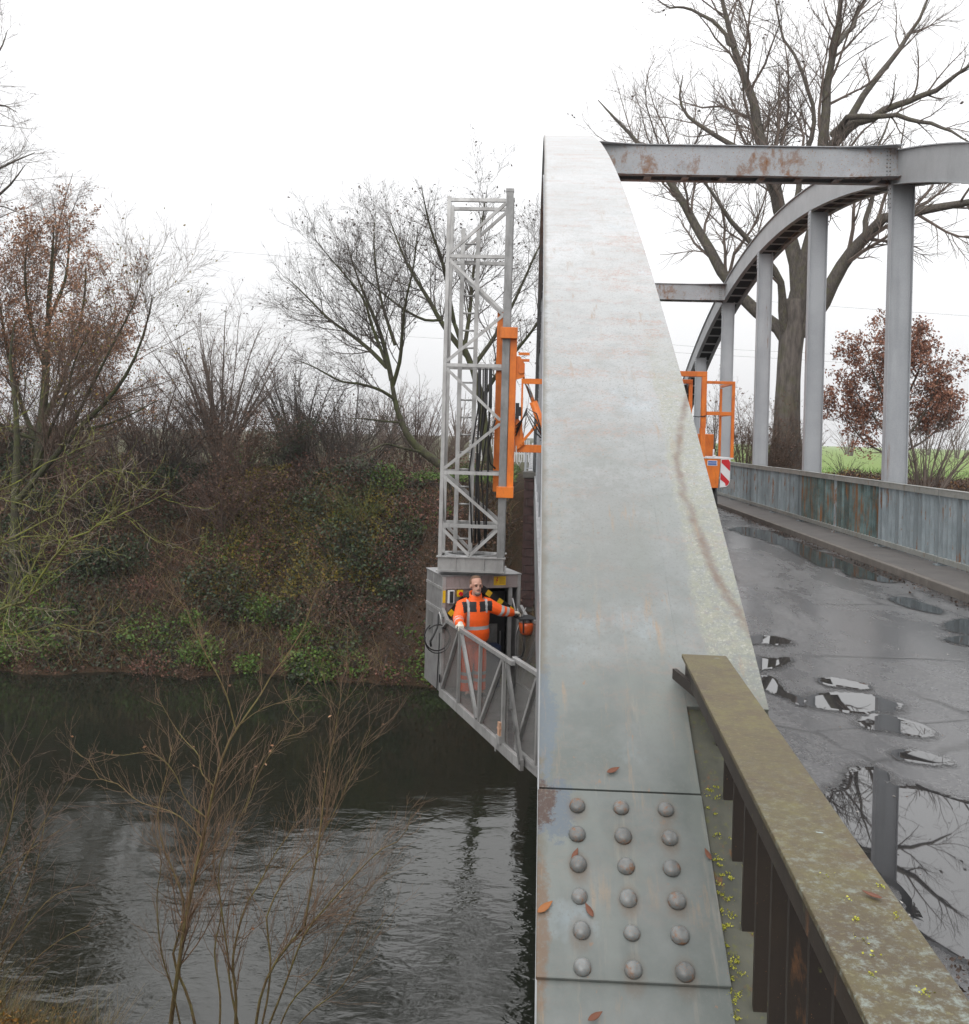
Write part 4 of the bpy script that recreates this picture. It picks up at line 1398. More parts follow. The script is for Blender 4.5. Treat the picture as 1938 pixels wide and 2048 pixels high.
thick = []
for i in range(22):
    Y = fg.uniform(58, 78); x = fg.uniform(-46, -1.5) * Y / 60
    thick += shrub('thicket', '', (0, 0), Y, fg.uniform(3.2, 5.6), fg.uniform(3, 4.5), 14, None, 300 + i, .75, None, 0, .1, None, rad=.04, x=x, z=-1.0, fine=False, collect=True)
v, q_ = join_np(thick)
link_mesh('background_thicket', np_mesh('background_thicket', v, quads=q_), M['twig_brown'], None, 'continuous grey brown thicket behind the shrubs of the far bank', kind='stuff')

# --- lichened branches of a near tree reaching in from the left
LN = [
    ([(-420, 1500), (-400, 1360), (-360, 1250), (-300, 1180), (-240, 1150)], .10, .06, 0),
    ([(-240, 1160), (-120, 1240), (0, 1215), (50, 1160), (95, 1105), (150, 1062), (215, 1035), (280, 1012), (335, 985)], .028, .006, -.6),
    ([(-300, 1190), (-160, 1080), (-60, 1010), (30, 965), (90, 935), (145, 905), (196, 880)], .024, .005, .5),
    ([(-240, 1150), (-120, 1120), (-30, 1095), (50, 1062), (115, 1018), (168, 968), (222, 935), (268, 948)], .024, .005, .2),
    ([(-240, 1160), (-110, 1260), (-20, 1275), (50, 1268), (125, 1258), (190, 1262)], .014, .004, -.3),
    ([(-120, 1240), (-40, 1230), (20, 1190), (60, 1130), (85, 1060), (120, 1010)], .020, .005, .6),
    ([(-160, 1080), (-80, 950), (-20, 870), (30, 830), (85, 792)], .016, .004, .8),
    ([(-30, 1095), (30, 1090), (95, 1085), (150, 1105), (200, 1100), (240, 1120)], .013, .004, .1),
    ([(-60, 1010), (10, 1000), (70, 1010), (130, 990), (165, 955)], .013, .004, .3),
]
YN = 8.6
limbs = [limb(p, YN, r0, r1, dy, 22) for p, r0, r1, dy in LN]
P0, R0 = stackl(limbs)
kink = np.cumsum(g.normal(0, .022, P0.shape), axis=1); kink -= kink[:, -1:] * np.linspace(0, 1, 22)[None, :, None]
P0[1:] += kink[1:]; R0[1:] *= .55
P1, R1 = sprout(g, P0[1:], R0[1:], 11.0, .30, 1, .24, (.5, 1.15), .07, .26, 7, .45, .18, .8, .4, .0026)
P2, R2 = sprout(g, P1, R1, 9.0, .15, 1, .5, (.5, 1.1), .10, .24, 5, .65, .09, .36, .5, .0018)
sel = g.random(len(P2)) < .5
bz = gz(P0[0, 0, 0], YN)
Pt = P0[:1].copy(); Pt[0, 0, 2] = bz - .2
plant('ash_tree', 'near branches crusted with yellow green lichen reaching in from the left edge', 'tree', (float(P0[0, 0, 0]), YN, bz),
      [('trunk', [tubes_np(Pt, R0[:1], 8)], M['twig_lichen'], None),
       ('limb', [tubes_np(P0[1:], R0[1:], 6)], M['twig_lichen'], None),
       ('crown', [tubes_np(P1, R1, 4), tubes_np(P2[~sel], R2[~sel], 3)], M['twig_lichen'], None),
       ('twig', [tubes_np(P2[sel], R2[sel], 3)], M['twig_pale'], 'stuff')])

# --- bare willow shrub in front of the water
q = lambda *pts: [(x / 1.737, 1050 + y / 1.737) for x, y in pts]
LW = [
    (q((585, 1800), (605, 1640), (620, 1540), (640, 1400), (655, 1320), (680, 1200), (705, 1090), (722, 1010), (742, 920), (765, 830), (800, 745), (832, 695)), .048, .018, 0),
    (q((832, 695), (870, 640), (905, 590), (945, 520), (985, 470), (1030, 400), (1060, 345), (1085, 270), (1112, 210)), .018, .004, .5),
    (q((820, 715), (790, 600), (755, 520), (715, 450), (680, 370), (650, 300), (615, 255), (583, 228)), .015, .004, -.4),
    (q((745, 910), (700, 860), (690, 800), (640, 745), (600, 690), (560, 620)), .013, .003, .4),
    (q((720, 1020), (650, 960), (610, 870), (560, 810), (500, 790), (430, 800), (370, 795)), .015, .003, -.5),
    (q((705, 1090), (620, 1010), (560, 985), (480, 960), (410, 900), (345, 880), (310, 820), (265, 790), (240, 745)), .014, .003, .5),
    (q((690, 1800), (660, 1660), (625, 1570), (600, 1500), (640, 1340), (610, 1220), (570, 1130), (548, 1000), (580, 860), (600, 760)), .030, .004, .6),
    (q((815, 1800), (820, 1640), (808, 1520), (830, 1400), (860, 1310), (905, 1240), (950, 1150), (1000, 1080), (1040, 1000)), .032, .005, .2),
    (q((880, 1800), (905, 1640), (945, 1540), (1000, 1460), (1055, 1405), (1075, 1290), (1100, 1160), (1115, 1040), (1135, 860), (1160, 740), (1185, 590)), .032, .004, .3),
    (q((910, 1800), (985, 1610), (1060, 1420), (1150, 1310), (1230, 1220), (1320, 1130), (1400, 1085), (1430, 1000)), .026, .004, -.3),
    (q((840, 1800), (800, 1600), (790, 1480), (770, 1340), (760, 1200), (800, 1080), (860, 960), (880, 860)), .024, .004, .5),
    (q((895, 1800), (930, 1640), (940, 1500), (925, 1370), (960, 1280), (1020, 1180), (1090, 1120), (1180, 960), (1290, 700)), .024, .003, .7),
    (q((640, 1800), (600, 1620), (560, 1480), (545, 1300), (560, 1160), (520, 1040)), .02, .003, -.4),
    (q((950, 1800), (1010, 1660), (1100, 1560), (1200, 1400), (1300, 1240), (1400, 1190)), .02, .003, .4),
    (q((760, 1800), (765, 1640), (745, 1480), (770, 1330), (740, 1180), (765, 1060), (830, 940)), .022, .003, .8),
    (q((980, 1800), (1080, 1690), (1190, 1600), (1290, 1430), (1380, 1330)), .016, .003, .2),
    (q((850, 1000), (900, 860), (980, 745), (1060, 715), (1010, 640), (1000, 560)), .010, .003, .3),
    (q((832, 695), (890, 650), (960, 620), (1040, 600)), .009, .003, .2),
]
YW = 13.2
limbs = [limb(p, YW, r0 * .72, r1 * .7, dy, 18) for p, r0, r1, dy in LW]
P0, R0 = stackl(limbs)
P1, R1 = sprout(g, P0, R0, 8.5, .2, 1, .26, (.3, .75), .07, .11, 8, .36, .35, 1.5, .35, .0028)
P2, R2 = sprout(g, P1, R1, 6.0, .12, 1, .5, (.35, .8), .07, .12, 5, .65, .15, .75, .5, .0019)
e = P1[g.random(len(P1)) < .12][:, 3]
bz = gz(P0[0, 0, 0], YW)
P0[[0, 6, 7, 8, 9, 10, 11, 12, 13, 14, 15], 0, 2] -= .4
plant('willow_shrub', 'tall bare shrub with many olive brown stems in front of the water', 'shrub', (float(P0[0, 0, 0]), YW, bz),
      [('stem', [tubes_np(P0, R0, 6)], M['twig_willow'], None), ('crown', [tubes_np(P1, R1, 4), tubes_np(P2, R2, 3)], M['twig_tan'], None),
       ('leaf', [leaf_mesh(g, e, .055)], M['leaf_rust'], 'stuff')])
LW = [
    ([(-120, 2100), (-60, 1960), (-10, 1850), (40, 1740), (90, 1640), (138, 1560)], .016, .003, 0),
    ([(-90, 2120), (-40, 2000), (20, 1900), (70, 1830), (110, 1790), (160, 1772)], .016, .003, .5),
    ([(-130, 2080), (-80, 1900), (-30, 1780), (10, 1690), (30, 1600), (40, 1530), (22, 1505)], .016, .003, -.3),
    ([(-140, 2100), (-70, 1880), (-10, 1760), (60, 1700), (120, 1660)], .013, .003, .6),
    ([(-60, 2120), (0, 2010), (60, 1930), (120, 1880), (180, 1850)], .013, .003, .2),
    ([(-150, 2050), (-80, 1820), (-40, 1700), (-10, 1620), (5, 1540)], .013, .003, .4),
    ([(-100, 2100), (-20, 1940), (50, 1800), (80, 1700), (95, 1600)], .013, .003, .9),
]
limbs = [limb(p, 12.0, r0, r1, dy, 18) for p, r0, r1, dy in LW]
P0, R0 = stackl(limbs)
P1, R1 = sprout(g, P0, R0, 9.0, .2, 1, .22, (.4, .9), .04, .15, 7, .5, .25, .9, .4, .0042)
P2, R2 = sprout(g, P1, R1, 4.5, .15, 1, .5, (.4, .9), .04, .16, 5, .65, .1, .45, .5, .0028)
bz = gz(P0[0, 0, 0], 12.0)
P0[:, 0, 2] -= .8
plant('willow_shrub', 'tangle of thin brown twigs at the lower left edge over the water', 'shrub', (float(P0[0, 0, 0]), 12.0, bz),
      [('stem', [tubes_np(P0, R0, 6)], M['twig_willow'], None), ('crown', [tubes_np(P1, R1, 4), tubes_np(P2, R2, 3)], M['twig_brown'], None)])

# ------------------------------------------------------------------ what covers the banks
sg = np.random.default_rng(404)


def scatter(n, x0, x1, y0, y1, keep=None):
    x = x0 + (x1 - x0) * sg.random(n); y = y0 + (y1 - y0) * sg.random(n)
    z = ground_z(x, y)
    k = z > ZW + .02
    if keep is not None:
        k &= keep(x, y, z)
    return np.stack([x, y, z], 1)[k]


def clumpy(x, y, f, seed, th):
    r = np.random.default_rng(seed)
    a = np.zeros_like(x)
    for i in range(7):
        kx, ky = r.normal(0, f, 2)
        a += np.sin(x * kx + y * ky + r.random() * 6.3)
    return a / 2.6 > th


def cover(name, pos, size, mat, label=None, lift=.0, aspect=.6, flat=.5):
    p = pos.copy()
    p[:, 2] += lift * sg.random(len(p))
    v, q = leaf_mesh(sg, p, size, aspect, flat)
    me = np_mesh(name, v, quads=q)
    return link_mesh(name, me, mat, None, label, kind='stuff')


not_bridge = lambda x, y, z: ~((x > -.9) & (x < 7.5) & (y > 42.5))
cover('leaf_litter', scatter(36000, -30, 24, 38, 53, not_bridge), .17, M['leaf_litter'], 'brown fallen leaves covering the far bank', .06, .65, .6)
cover('ivy', scatter(60000, -30, 20, 38, 51, lambda x, y, z: not_bridge(x, y, z) & clumpy(x, y, .75, 1, .22)), .15, M['leaf_ivy'], 'dark ivy in patches on the far bank', .35, .8, .7)
cover('green_plants', scatter(34000, -30, 9, 38.0, 42.2, lambda x, y, z: clumpy(x, y, 1.1, 2, .12) & (z < ZW + 2.1)), .13, M['leaf_green'], 'fresh green plants along the waterline of the far bank', .55, .75, .6)
cover('green_plants', scatter(10000, -16, -1, 39.5, 46, lambda x, y, z: clumpy(x, y, .9, 6, .55)), .12, M['leaf_green'], 'green weeds in patches higher up the far bank', .3, .75, .6)
cover('ground_cover', scatter(34000, -16, -1, 43, 51.5, lambda x, y, z: clumpy(x, y, .6, 3, .1)), .13, M['leaf_yellow'], 'yellowing ground cover at the top of the far bank', .25, .75, .6)
cover('bramble_leaves', scatter(26000, 7.4, 24, 43, 53, None), .11, M['leaf_litter'], 'brown bramble leaves behind the bridge fence', .4, .7, .8)
cover('ground_cover', scatter(9000, 7.4, 24, 46, 56, lambda x, y, z: clumpy(x, y, .6, 8, .1)), .11, M['leaf_orange'], 'orange brown weeds between the fence and the green field', .5, .6, .8)
cover('autumn_leaves', scatter(15000, -9.5, -5.0, 9.5, 15.0, lambda x, y, z: clumpy(x, y, 1.2, 4, -.3)), .055, M['leaf_orange'], 'orange autumn leaves on the near bank', .75, .65, .8)


def blades(name, pos, h, mat, label, lean=.35, r=.006):
    n = len(pos)
    d = np.stack([sg.normal(0, lean, n), sg.normal(0, lean, n), np.ones(n)], 1) * (h * (.5 + sg.random(n)))[:, None]
    t = np.linspace(0, 1, 3)[None, :, None]
    P = pos[:, None, :] + d[:, None, :] * t + np.stack([sg.normal(0, .25, n), sg.normal(0, .25, n), -.35 * sg.random(n)], 1)[:, None, :] * (h * t ** 2.2)
    R = np.repeat(np.array([[r, r * .75, r * .3]]), n, 0)
    v, q = tubes_np(P, R, 3)
    return link_mesh(name, np_mesh(name, v, quads=q), mat, None, label, kind='stuff')


blades('dry_stalks', scatter(10000, -30, 9, 38, 50, lambda x, y, z: not_bridge(x, y, z) & clumpy(x, y, .5, 9, -.2)), .8, M['grass_dry'], 'dry stalks and twigs standing on the far bank', .5, .011)
blades('dry_stalks', scatter(6500, -30, 9, 38, 50, lambda x, y, z: not_bridge(x, y, z)), 1.1, M['twig_dark'], 'dark twigs tangled over the far bank', .8, .012)
blades('brushwood', scatter(7000, 7.3, 24, 42.5, 54), .55, M['twig_brown'], 'brown brush behind the bridge fence', .5, .009)
blades('dry_grass', scatter(7000, -9.5, -4.6, 10.5, 15.4), .7, M['grass_dry'], 'dry grass on the near bank', .4, .0042)
blades('field_grass', scatter(2500, 8, 60, 58, 90), .35, leafmat('field_grass_blades', [(.08, .18, .025), (.11, .23, .03), (.06, .13, .02)]), 'green grass of the field edge', .3, .02)

# mounds of bramble, ivy and young growth that give the far bank its depth
mg = np.random.default_rng(606)
heap = {k: ([], []) for k in ('brown', 'red', 'ivy', 'green')}
for i in range(150):
    x = mg.uniform(-27, -1.4); y = 38.6 + 12 * mg.random() ** 1.15
    z = gz(x, y)
    if z < ZW - .15:
        continue
    low = z < ZW + 1.9
    kind = mg.choice(['green', 'brown', 'ivy', 'red'], p=[.50, .2, .2, .1] if low else [.04, .50, .20, .26])
    h = mg.uniform(.9, 2.1) * (1.0 if not low else .85); w_ = h * mg.uniform(.7, 1.2)
    ch = shrub('heap', '', (0, 0), y, h, w_, 8, None, 900 + i, .55, None, 0, .1, None, rad=.018, x=x, z=max(z, ZW), fine=False, collect=True, up=-.03)
    heap[kind][0].extend(ch)
    n = int({'green': 420, 'ivy': 480, 'brown': 200, 'red': 260}[kind] * h)
    a_ = mg.normal(0, 1, (n, 3)); a_ /= np.linalg.norm(a_, axis=1, keepdims=True)
    rad = mg.random(n) ** .35
    pts = np.array([x, y, max(z, ZW) + h * .28]) + a_ * rad[:, None] * np.array([w_ * .95, w_ * .8, h * .62])
    pts = pts[pts[:, 2] > np.maximum(ground_z(pts[:, 0], pts[:, 1]) - .05, ZW + .03)]
    heap[kind][1].append(leaf_mesh(mg, pts, {'green': .12, 'ivy': .14, 'brown': .10, 'red': .10}[kind], .75, .75))
for kind, tw_, lf, lab in (('brown', 'twig_brown', 'leaf_litter', 'brown bramble tangles heaped on the far bank'), ('red', 'twig_red', 'leaf_russet', 'reddish dead growth heaped on the far bank'),
                           ('ivy', 'twig_dark', 'leaf_ivy', 'dark ivy mounds on the far bank'), ('green', 'twig_lichen', 'leaf_green', 'leafy green growth hanging over the waterline of the far bank')):
    v, q_ = join_np(heap[kind][0])
    link_mesh('undergrowth_stems', np_mesh('undergrowth_stems', v, quads=q_), M[tw_], None, lab + ', stems', kind='stuff')
    v, q_ = join_np(heap[kind][1])
    link_mesh('undergrowth_leaves', np_mesh('undergrowth_leaves', v, quads=q_), M[lf], None, lab + ', leaves', kind='stuff')

# overhead cables far behind the trees
for (pts, r, lab) in [([(-150, 445), (190, 481), (560, 512), (1100, 560), (1500, 600), (2050, 640)], .013, 'topmost thin cable crossing the white sky'),
                      ([(-150, 560), (300, 594), (420, 604), (1350, 690), (1640, 707), (2050, 735)], .011, 'middle thin cable low in the sky behind the trees'),
                      ([(-150, 610), (270, 640), (1350, 705), (1640, 722), (2050, 750)], .011, 'lowest thin cable low in the sky behind the trees')]:
    P = np.array([at(x, y, 115) for x, y in pts])
    P = resample(P, 40)
    v, qd = tubes_np(P[None], np.full((1, 40), r), 4)
    link_mesh('overhead_cable', np_mesh('overhead_cable', v - P[0], quads=qd), M['twig_dark'], None, lab, 'cable', 'cables in the sky', None, tuple(P[0]))
# ------------------------------------------------------------------ lattice tower, slung from the truck's arm
TX0, TX1, TY0, TY1 = -1.385, -.45, 14.55, 15.12
TB, TTOP = -.36, 5.42
tw = thing('lattice_tower', 'tall grey lattice tower with a ladder and hoses inside, standing on the work platform box', 'lattice tower', (-.92, 14.83, TB))
for (x, y, w) in ((TX0, TY0, .055), (TX0, TY1, .055)):
    add('leg', MB().box(x - w / 2, x + w / 2, y - w / 2, y + w / 2, TB, TTOP), M['galv'], tw)
for y in (TY0, TY1):
    p = add('leg', MB().box(TX1 - .055, TX1 + .055, y - .045, y + .045, TB + .02, TTOP + .08), M['galv_dark'], tw, 'thick dark guide leg')
    add('cap', MB().box(TX1 - .062, TX1 + .062, y - .052, y + .052, TTOP + .0805, TTOP + .13), M['galv_dark'], p)
hs = [5.37, 4.50, 2.82, 1.16, .34]
r_ = .028


def member(a, b, w=.05, mat='galv', par=tw, nm='brace'):
    return add(nm, MB().bar(a, b, w, w, (0, 1, 0)), M[mat], par)


for y, sgn in ((TY0, 0), (TY1, 1)):
    xa, xb = TX0 + .03, TX1 - .06
    for h in hs:
        member((xa, y, h), (xb, y, h), .052, nm='crossbar')
    dz = [((xa, 4.55), (xb, 5.33)), ((xa, 4.44), (xb, 3.66)), ((xa, 2.88), (xb, 3.60)), ((xa, 2.76), (xb, 1.99)), ((xa, 1.22), (xb, 1.93)), ((xa, 1.10), (xb, .40)),
          ((xa, .29), ((xa + xb) / 2, -.11)), ((xb, .29), ((xa + xb) / 2 + .01, -.11))]
    for (x0, z0), (x1, z1) in dz:
        if sgn and z0 not in (4.55, 1.10, .29, 4.44):
            continue
        member((x0, y + .002, z0), (x1, y + .002, z1), .045)
for x in (TX0, TX1):
    for h in hs:
        member((x, TY0 + .04, h - .003), (x, TY1 - .04, h - .003), .045, nm='crossbar')
    for (z0, z1) in ((4.5, 2.85), (2.8, 1.2), (1.1, .37)):
        member((x, TY0 + .04, z0), (x, TY1 - .04, z1), .035)
# base frame and ring
bf = MB()
bf.box(TX0 - .02, TX1 + .05, TY0 - .05, TY0 - .035, TB + .02, -.145)
bf.box(TX0 - .02, TX1 + .05, TY1 + .035, TY1 + .05, TB + .02, -.145)
bf.box(TX0 - .02, TX0 - .005, TY0 - .034, TY1 + .034, TB + .02, -.145)
bf.box(TX1 + .035, TX1 + .05, TY0 - .034, TY1 + .034, TB + .02, -.145)
bf.box(TX0 - .05, TX1 + .08, TY0 - .08, TY0 + .07, -.144, -.13)
bf.box(TX0 - .05, TX1 + .08, TY1 - .07, TY1 + .08, -.144, -.13)
bf.box(TX0 - .05, TX1 + .08, TY0 - .08, TY1 + .08, TB, TB + .018)
for x in (TX0 + .25, TX1 - .25):
    bf.box(x - .006, x + .006, TY0 - .075, TY0 - .051, TB + .02, -.145)
add('base_frame', bf, M['galv'], tw)
ring = MB()
cx_, cy_ = (TX0 + TX1) / 2, (TY0 + TY1) / 2
K = 40
for ra, rb, za, zb in ((.42, .36, -.17, -.11),):
    rg = [[(cx_ + r * math.cos(2 * PI * k / K), cy_ + r * .72 * math.sin(2 * PI * k / K), z) for k in range(K)] for r, z in ((ra, za), (ra, zb), (rb, zb), (rb, za))]
    ring.rings(rg, cap=False)
add('ring', ring, M['galv_dark'], tw)
lad_x = (-1.17, -.985)
ly = TY1 - .16
lad = []
for x in (TX0 + .20, TX0 + .44):
    add('ladder_rail', MB().box(x - .032, x + .032, ly - .03, ly + .03, -.125, 5.02), M['galv'], tw)
z = .1
rung0 = None
while z < 4.95:
    if rung0 is None:
        rung0 = add('rung', MB().tube([(TX0 + .232, ly, z), (TX0 + .408, ly, z)], .016, 6), M['galv'], tw, origin=(TX0 + .32, ly, z)); z00 = z
    else:
        again(rung0, (0, 0, z - z00))
    z += .275
hr = random.Random(12)
for i in range(7):
    x = -.88 + i * .035 + hr.uniform(-.01, .01)
    y = 14.86 + hr.uniform(-.08, .08)
    zt = 2.80
    zb = hr.choice([1.1, .1, .05, -.02])
    sway = hr.uniform(-.14, .05)
    add('hose', MB().tube([(x, y, zt), (x + .01, y, 2.2), (x + sway * .5, y, 1.7), (x + sway, y, 1.15), (x + sway * .6, y, (1.15 + zb) / 2), (x + sway * .3, y, zb)], .012 + .004 * (i % 2), 6), M['black'], tw)
add('hose', MB().tube([(-.60, 15.0, 2.0), (-.66, 15.02, 1.8), (-.70, 15.0, 1.5), (-.66, 15.0, 1.3), (-.58, 15.0, 1.22)], .014, 6), M['black'], tw)

# ------------------------------------------------------------------ orange carriage, arm and truck
tr = thing('inspection_truck', 'orange truck unit on the bridge whose arm carries the lattice tower', 'truck', (2.5, 18.5, 0))
mastx0, mastx1 = TX1 + .065, TX1 + .168
mm = MB().box(mastx0, mastx1, TY0 - .02, TY0 + .10, .96, 3.36)
mast = add('mast', mm, M['orange'], tr, bevel=.006)
mm = MB().box(TX1 - .17, TX1 - .07, TY1 + .04, TY1 + .14, .85, 3.75)
add('mast', mm, M['orange'], tr, bevel=.006)
for z0 in (3.24, .80):
    c = MB().box(TX1 - .085, TX1 + .175, TY0 - .13, TY0 - .055, z0, z0 + .17)
    c.box(TX1 + .06, TX1 + .175, TY0 - .0545, TY0 + .12, z0 + .001, z0 + .169)
    c.box(TX1 - .085, TX1 - .06, TY0 - .0545, TY0 + .12, z0 + .001, z0 + .169)
    add('clamp', c, M['orange'], tr, bevel=.006)
jaw = MB().prism([(mastx1 + .001, TY0, 2.62), (mastx1 + .13, TY0, 2.66), (mastx1 + .13, TY0, 2.86), (mastx1 + .05, TY0, 2.98), (mastx1 + .001, TY0, 2.98)], (0, .07, 0))
jaw.box(mastx1 + .03, mastx1 + .20, TY0 + .01, TY0 + .06, 3.0, 3.04).box(mastx1 + .03, mastx1 + .20, TY0 + .01, TY0 + .06, 2.90, 2.94)
jw = add('bracket', jaw, M['orange'], tr)
add('pin', MB().tube([(mastx1 + .08, TY0 - .03, 2.76), (mastx1 + .08, TY0 + .10, 2.76)], .05, 12), M['orange'], jw)
fr_ = MB()
fx = mastx1 + .085
fr_.box(fx, fx + .03, TY0 + .02, TY0 + .07, 1.62, 2.64)
fr_.box(fx, 2.0, TY0 + .015, TY0 + .075, 2.56, 2.64)
fr_.bar((fx + .03, TY0 + .05, 1.66), (fx + .42, TY0 + .05, 2.12), .04, .05, (0, 1, 0))
fr_.bar((fx + .42, TY0 + .05, 2.12), (1.1, TY0 + .05, 2.9), .04, .05, (0, 1, 0))
add('arm_frame', fr_, M['orange'], tr)
am = MB().box(mastx1 + .002, 2.2, TY0 + .10, TY0 + .34, 1.50, 1.62)
am.prism([(mastx1 + .002, TY0 + .05, 1.5), (mastx1 + .16, TY0 + .05, 1.63), (mastx1 + .10, TY0 + .05, 1.95), (mastx1 + .002, TY0 + .05, 2.1)], (0, .05, 0))
am.box(1.5, 2.1, TY0 + .35, 18.2, 1.45, 1.75)
add('arm', am, M['orange'], tr, bevel=.006)
cyl = [Vector((mastx1 + .09, TY0 + .06, 2.76)), Vector((mastx1 + .60, TY0 + .1, 1.45))]
cm_ = cyl[0].lerp(cyl[1], .36)
rod = add('ram_rod', MB().tube([cyl[0], cm_], .030, 12), M['chrome'], tr)
add('ram_barrel', MB().tube([cm_, cyl[1]], .062, 14), M['orange'], tr)
for k in range(4):
    z = 1.62 + k * .05
    add('hose', MB().tube([(mastx1 + .02, TY0 - .02, 1.75 + .05 * k), (mastx1 + .18, TY0 - .05, 2.18 - .03 * k), (mastx1 + .33, TY0 - .05, 2.10 - .1 * k), (mastx1 + .42, TY0 - .04, 1.82 - .03 * k), (mastx1 + .6, TY0 - .04, 1.66), (1.2, TY0 + .06, 1.64)], .011, 6), M['black'], tr)
add('hose', MB().tube([(mastx1 + .03, TY0 - .02, 1.6), (mastx1 + .04, TY0 - .04, 1.36), (mastx1 + .09, TY0 - .04, 1.28), (mastx1 + .12, TY0 - .03, 1.42)], .010, 6), M['galv'], tr)
for i, (xa, za, xb, zb_) in enumerate([(.1, 1.75, .75, 1.62), (.12, 1.70, .72, 1.70), (.15, 1.58, .8, 1.5), (.2, 1.66, .85, 1.58)]):
    add('hose', MB().tube([(xa, TY0 - .03, za), ((xa + xb) / 2, TY0 - .08, (za + zb_) / 2 - .12 + .05 * i), (xb, TY0 - .03, zb_)], .012, 6), M['black'], tr)
add('valve_block', MB().box(mastx1 + .005, mastx1 + .06, TY0, TY0 + .06, 2.02, 2.26).box(mastx1 + .0605, mastx1 + .09, TY0, TY0 + .05, 2.06, 2.2), M['dark'], tr)
# truck behind the arch plate: rear platform with railing, warning board, bed, wheels, cab
YR = 18.2
bd = MB().box(1.30, 3.86, YR + .02, 26.5, .86, 1.02)
add('chassis', bd, M['galv_dark'], tr)
rp = MB().prism([(1.35, YR, .88), (1.35, YR, 1.42), (3.598, YR, 1.42), (3.56, YR, .86)], (0, .30, 0))
add('rear_panel', rp, M['orange'], tr, bevel=.006)
add('tread_plate', MB().box(1.3, 3.83, YR - .01, YR + 1.4, 1.4215, 1.445), M['white'], tr)
lb = add('label_plate', MB().box(3.345, 3.53, YR - .006, YR - .001, 1.285, 1.385), M['white'], tr)
add('label_print', MB().box(3.357, 3.518, YR - .009, YR - .0065, 1.295, 1.335).box(3.357, 3.518, YR - .009, YR - .0065, 1.342, 1.376), M['blue'], lb)
wb_ = add('warning_board', MB().prism([(3.60, YR - .012, 1.415), (3.775, YR - .012, 1.415), (3.775, YR - .012, .99), (3.755, YR - .012, .93), (3.71, YR - .012, .89), (3.585, YR - .012, .87)], (0, .01, 0)), M['white'], tr, 'red and white striped board')
for pts in ([(3.612, 1.405), (3.745, 1.41), (3.773, 1.36), (3.773, 1.19), (3.61, 1.345)], [(3.597, 1.165), (3.767, .995), (3.748, .935), (3.70, .90), (3.685, .96), (3.595, 1.03)]):
    add('red_stripe', MB().prism([(x, YR - .016, z) for x, z in pts], (0, .0035, 0)), M['red'], wb_)
rl = MB()
rl.box(3.785, 3.84, YR + .02, YR + .08, 1.446, 2.85)
rl.box(3.785, 3.83, YR + 1.2, YR + 1.25, 1.446, 2.83)
rl.box(3.31, 3.8395, YR + .022, YR + .078, 2.851, 2.905)
rl.box(3.31, 3.784, YR + .025, YR + .07, 2.25, 2.32)
rl.bar((3.81, YR + 1.22, 2.87), (3.81, YR + .08, 2.87), .05, .05)
rl.bar((3.81, YR + 1.22, 2.28), (3.81, YR + .08, 2.28), .04, .05)
add('railing', rl, M['orange'], tr, bevel=.004)
gt = MB().box(1.6, 3.30, YR + .0, YR + .10, 2.98, 3.08)
gt.box(3.205, 3.30, YR + .0, YR + .10, 2.0, 2.979)
gt.prism([(3.19, YR, 2.0), (3.29, YR, 1.999), (3.30, YR, 1.45), (3.22, YR, 1.45)], (0, .10, 0))
gt.box(2.2, 3.08, YR + .3, YR + .4, 2.86, 2.94).box(3.01, 3.08, YR + .3, YR + .4, 1.6, 2.859)
gt.box(1.6, 1.7, YR + .0, YR + .10, 1.45, 2.979)
add('gantry', gt, M['orange'], tr, bevel=.006)
add('equipment_box', MB().box(1.75, 3.0, YR + .45, YR + 1.4, 1.446, 2.85), M['dark'], tr, bevel=.02)
add('cable_loop', MB().tube([(3.05, YR - .01, 2.22), (3.15, YR - .02, 2.21), (3.30, YR - .02, 2.235)], .010, 6), M['black'], tr)
add('lamp_post', MB().tube([(3.475, YR + .1, 1.446), (3.475, YR + .1, 1.60)], .016, 8).tube([(3.485, YR + .1, 1.447), (3.485, YR + .1, 1.49)], .03, 8), M['white'], tr)
add('bed', MB().box(1.40, 3.74, YR + 1.5, 24.0, 1.03, 1.9), M['orange'], tr, bevel=.02)
cabp = MB().prism([(1.42, 24.2, 1.0), (1.42, 26.4, 1.0), (1.42, 26.4, 1.9), (1.42, 26.1, 2.95), (1.42, 24.2, 2.95)], (2.3, 0, 0))
cb = add('cab', cabp, M['orange'], tr, bevel=.03)
add('rear_window', MB().box(1.8, 3.3, 24.19, 24.197, 2.1, 2.7), M['dark'], cb)
for y in (19.6, 20.9, 25.3):
    for x0, x1 in ((1.34, 1.66), (3.42, 3.74)):
        w = add('wheel', MB().tube([(x0, y, .5), (x0 + .04, y, .5), (x1 - .04, y, .5), (x1, y, .5)], [.46, .5, .5, .46], 24), M['black'], tr)
        xs_ = x0 - .004 if x0 < 2 else x1 - .02
        add('rim', MB().tube([(xs_, y, .5), (xs_ + .024, y, .5)], .27, 16), M['galv'], w)
add('tail_light', MB().box(1.36, 1.5, YR - .02, YR - .001, 1.1, 1.4), M['red'], tr)

# ------------------------------------------------------------------ work platform with its switch box
ANG = math.radians(22.5)
PU = Vector((math.sin(ANG), -math.cos(ANG), 0))
PV = Vector((math.cos(ANG), math.sin(ANG), 0))
PO = Vector((-1.322, 14.5, -2.217))


def L(a, b, c):
    return PO + PV * a + PU * b + Vector((0, 0, c))


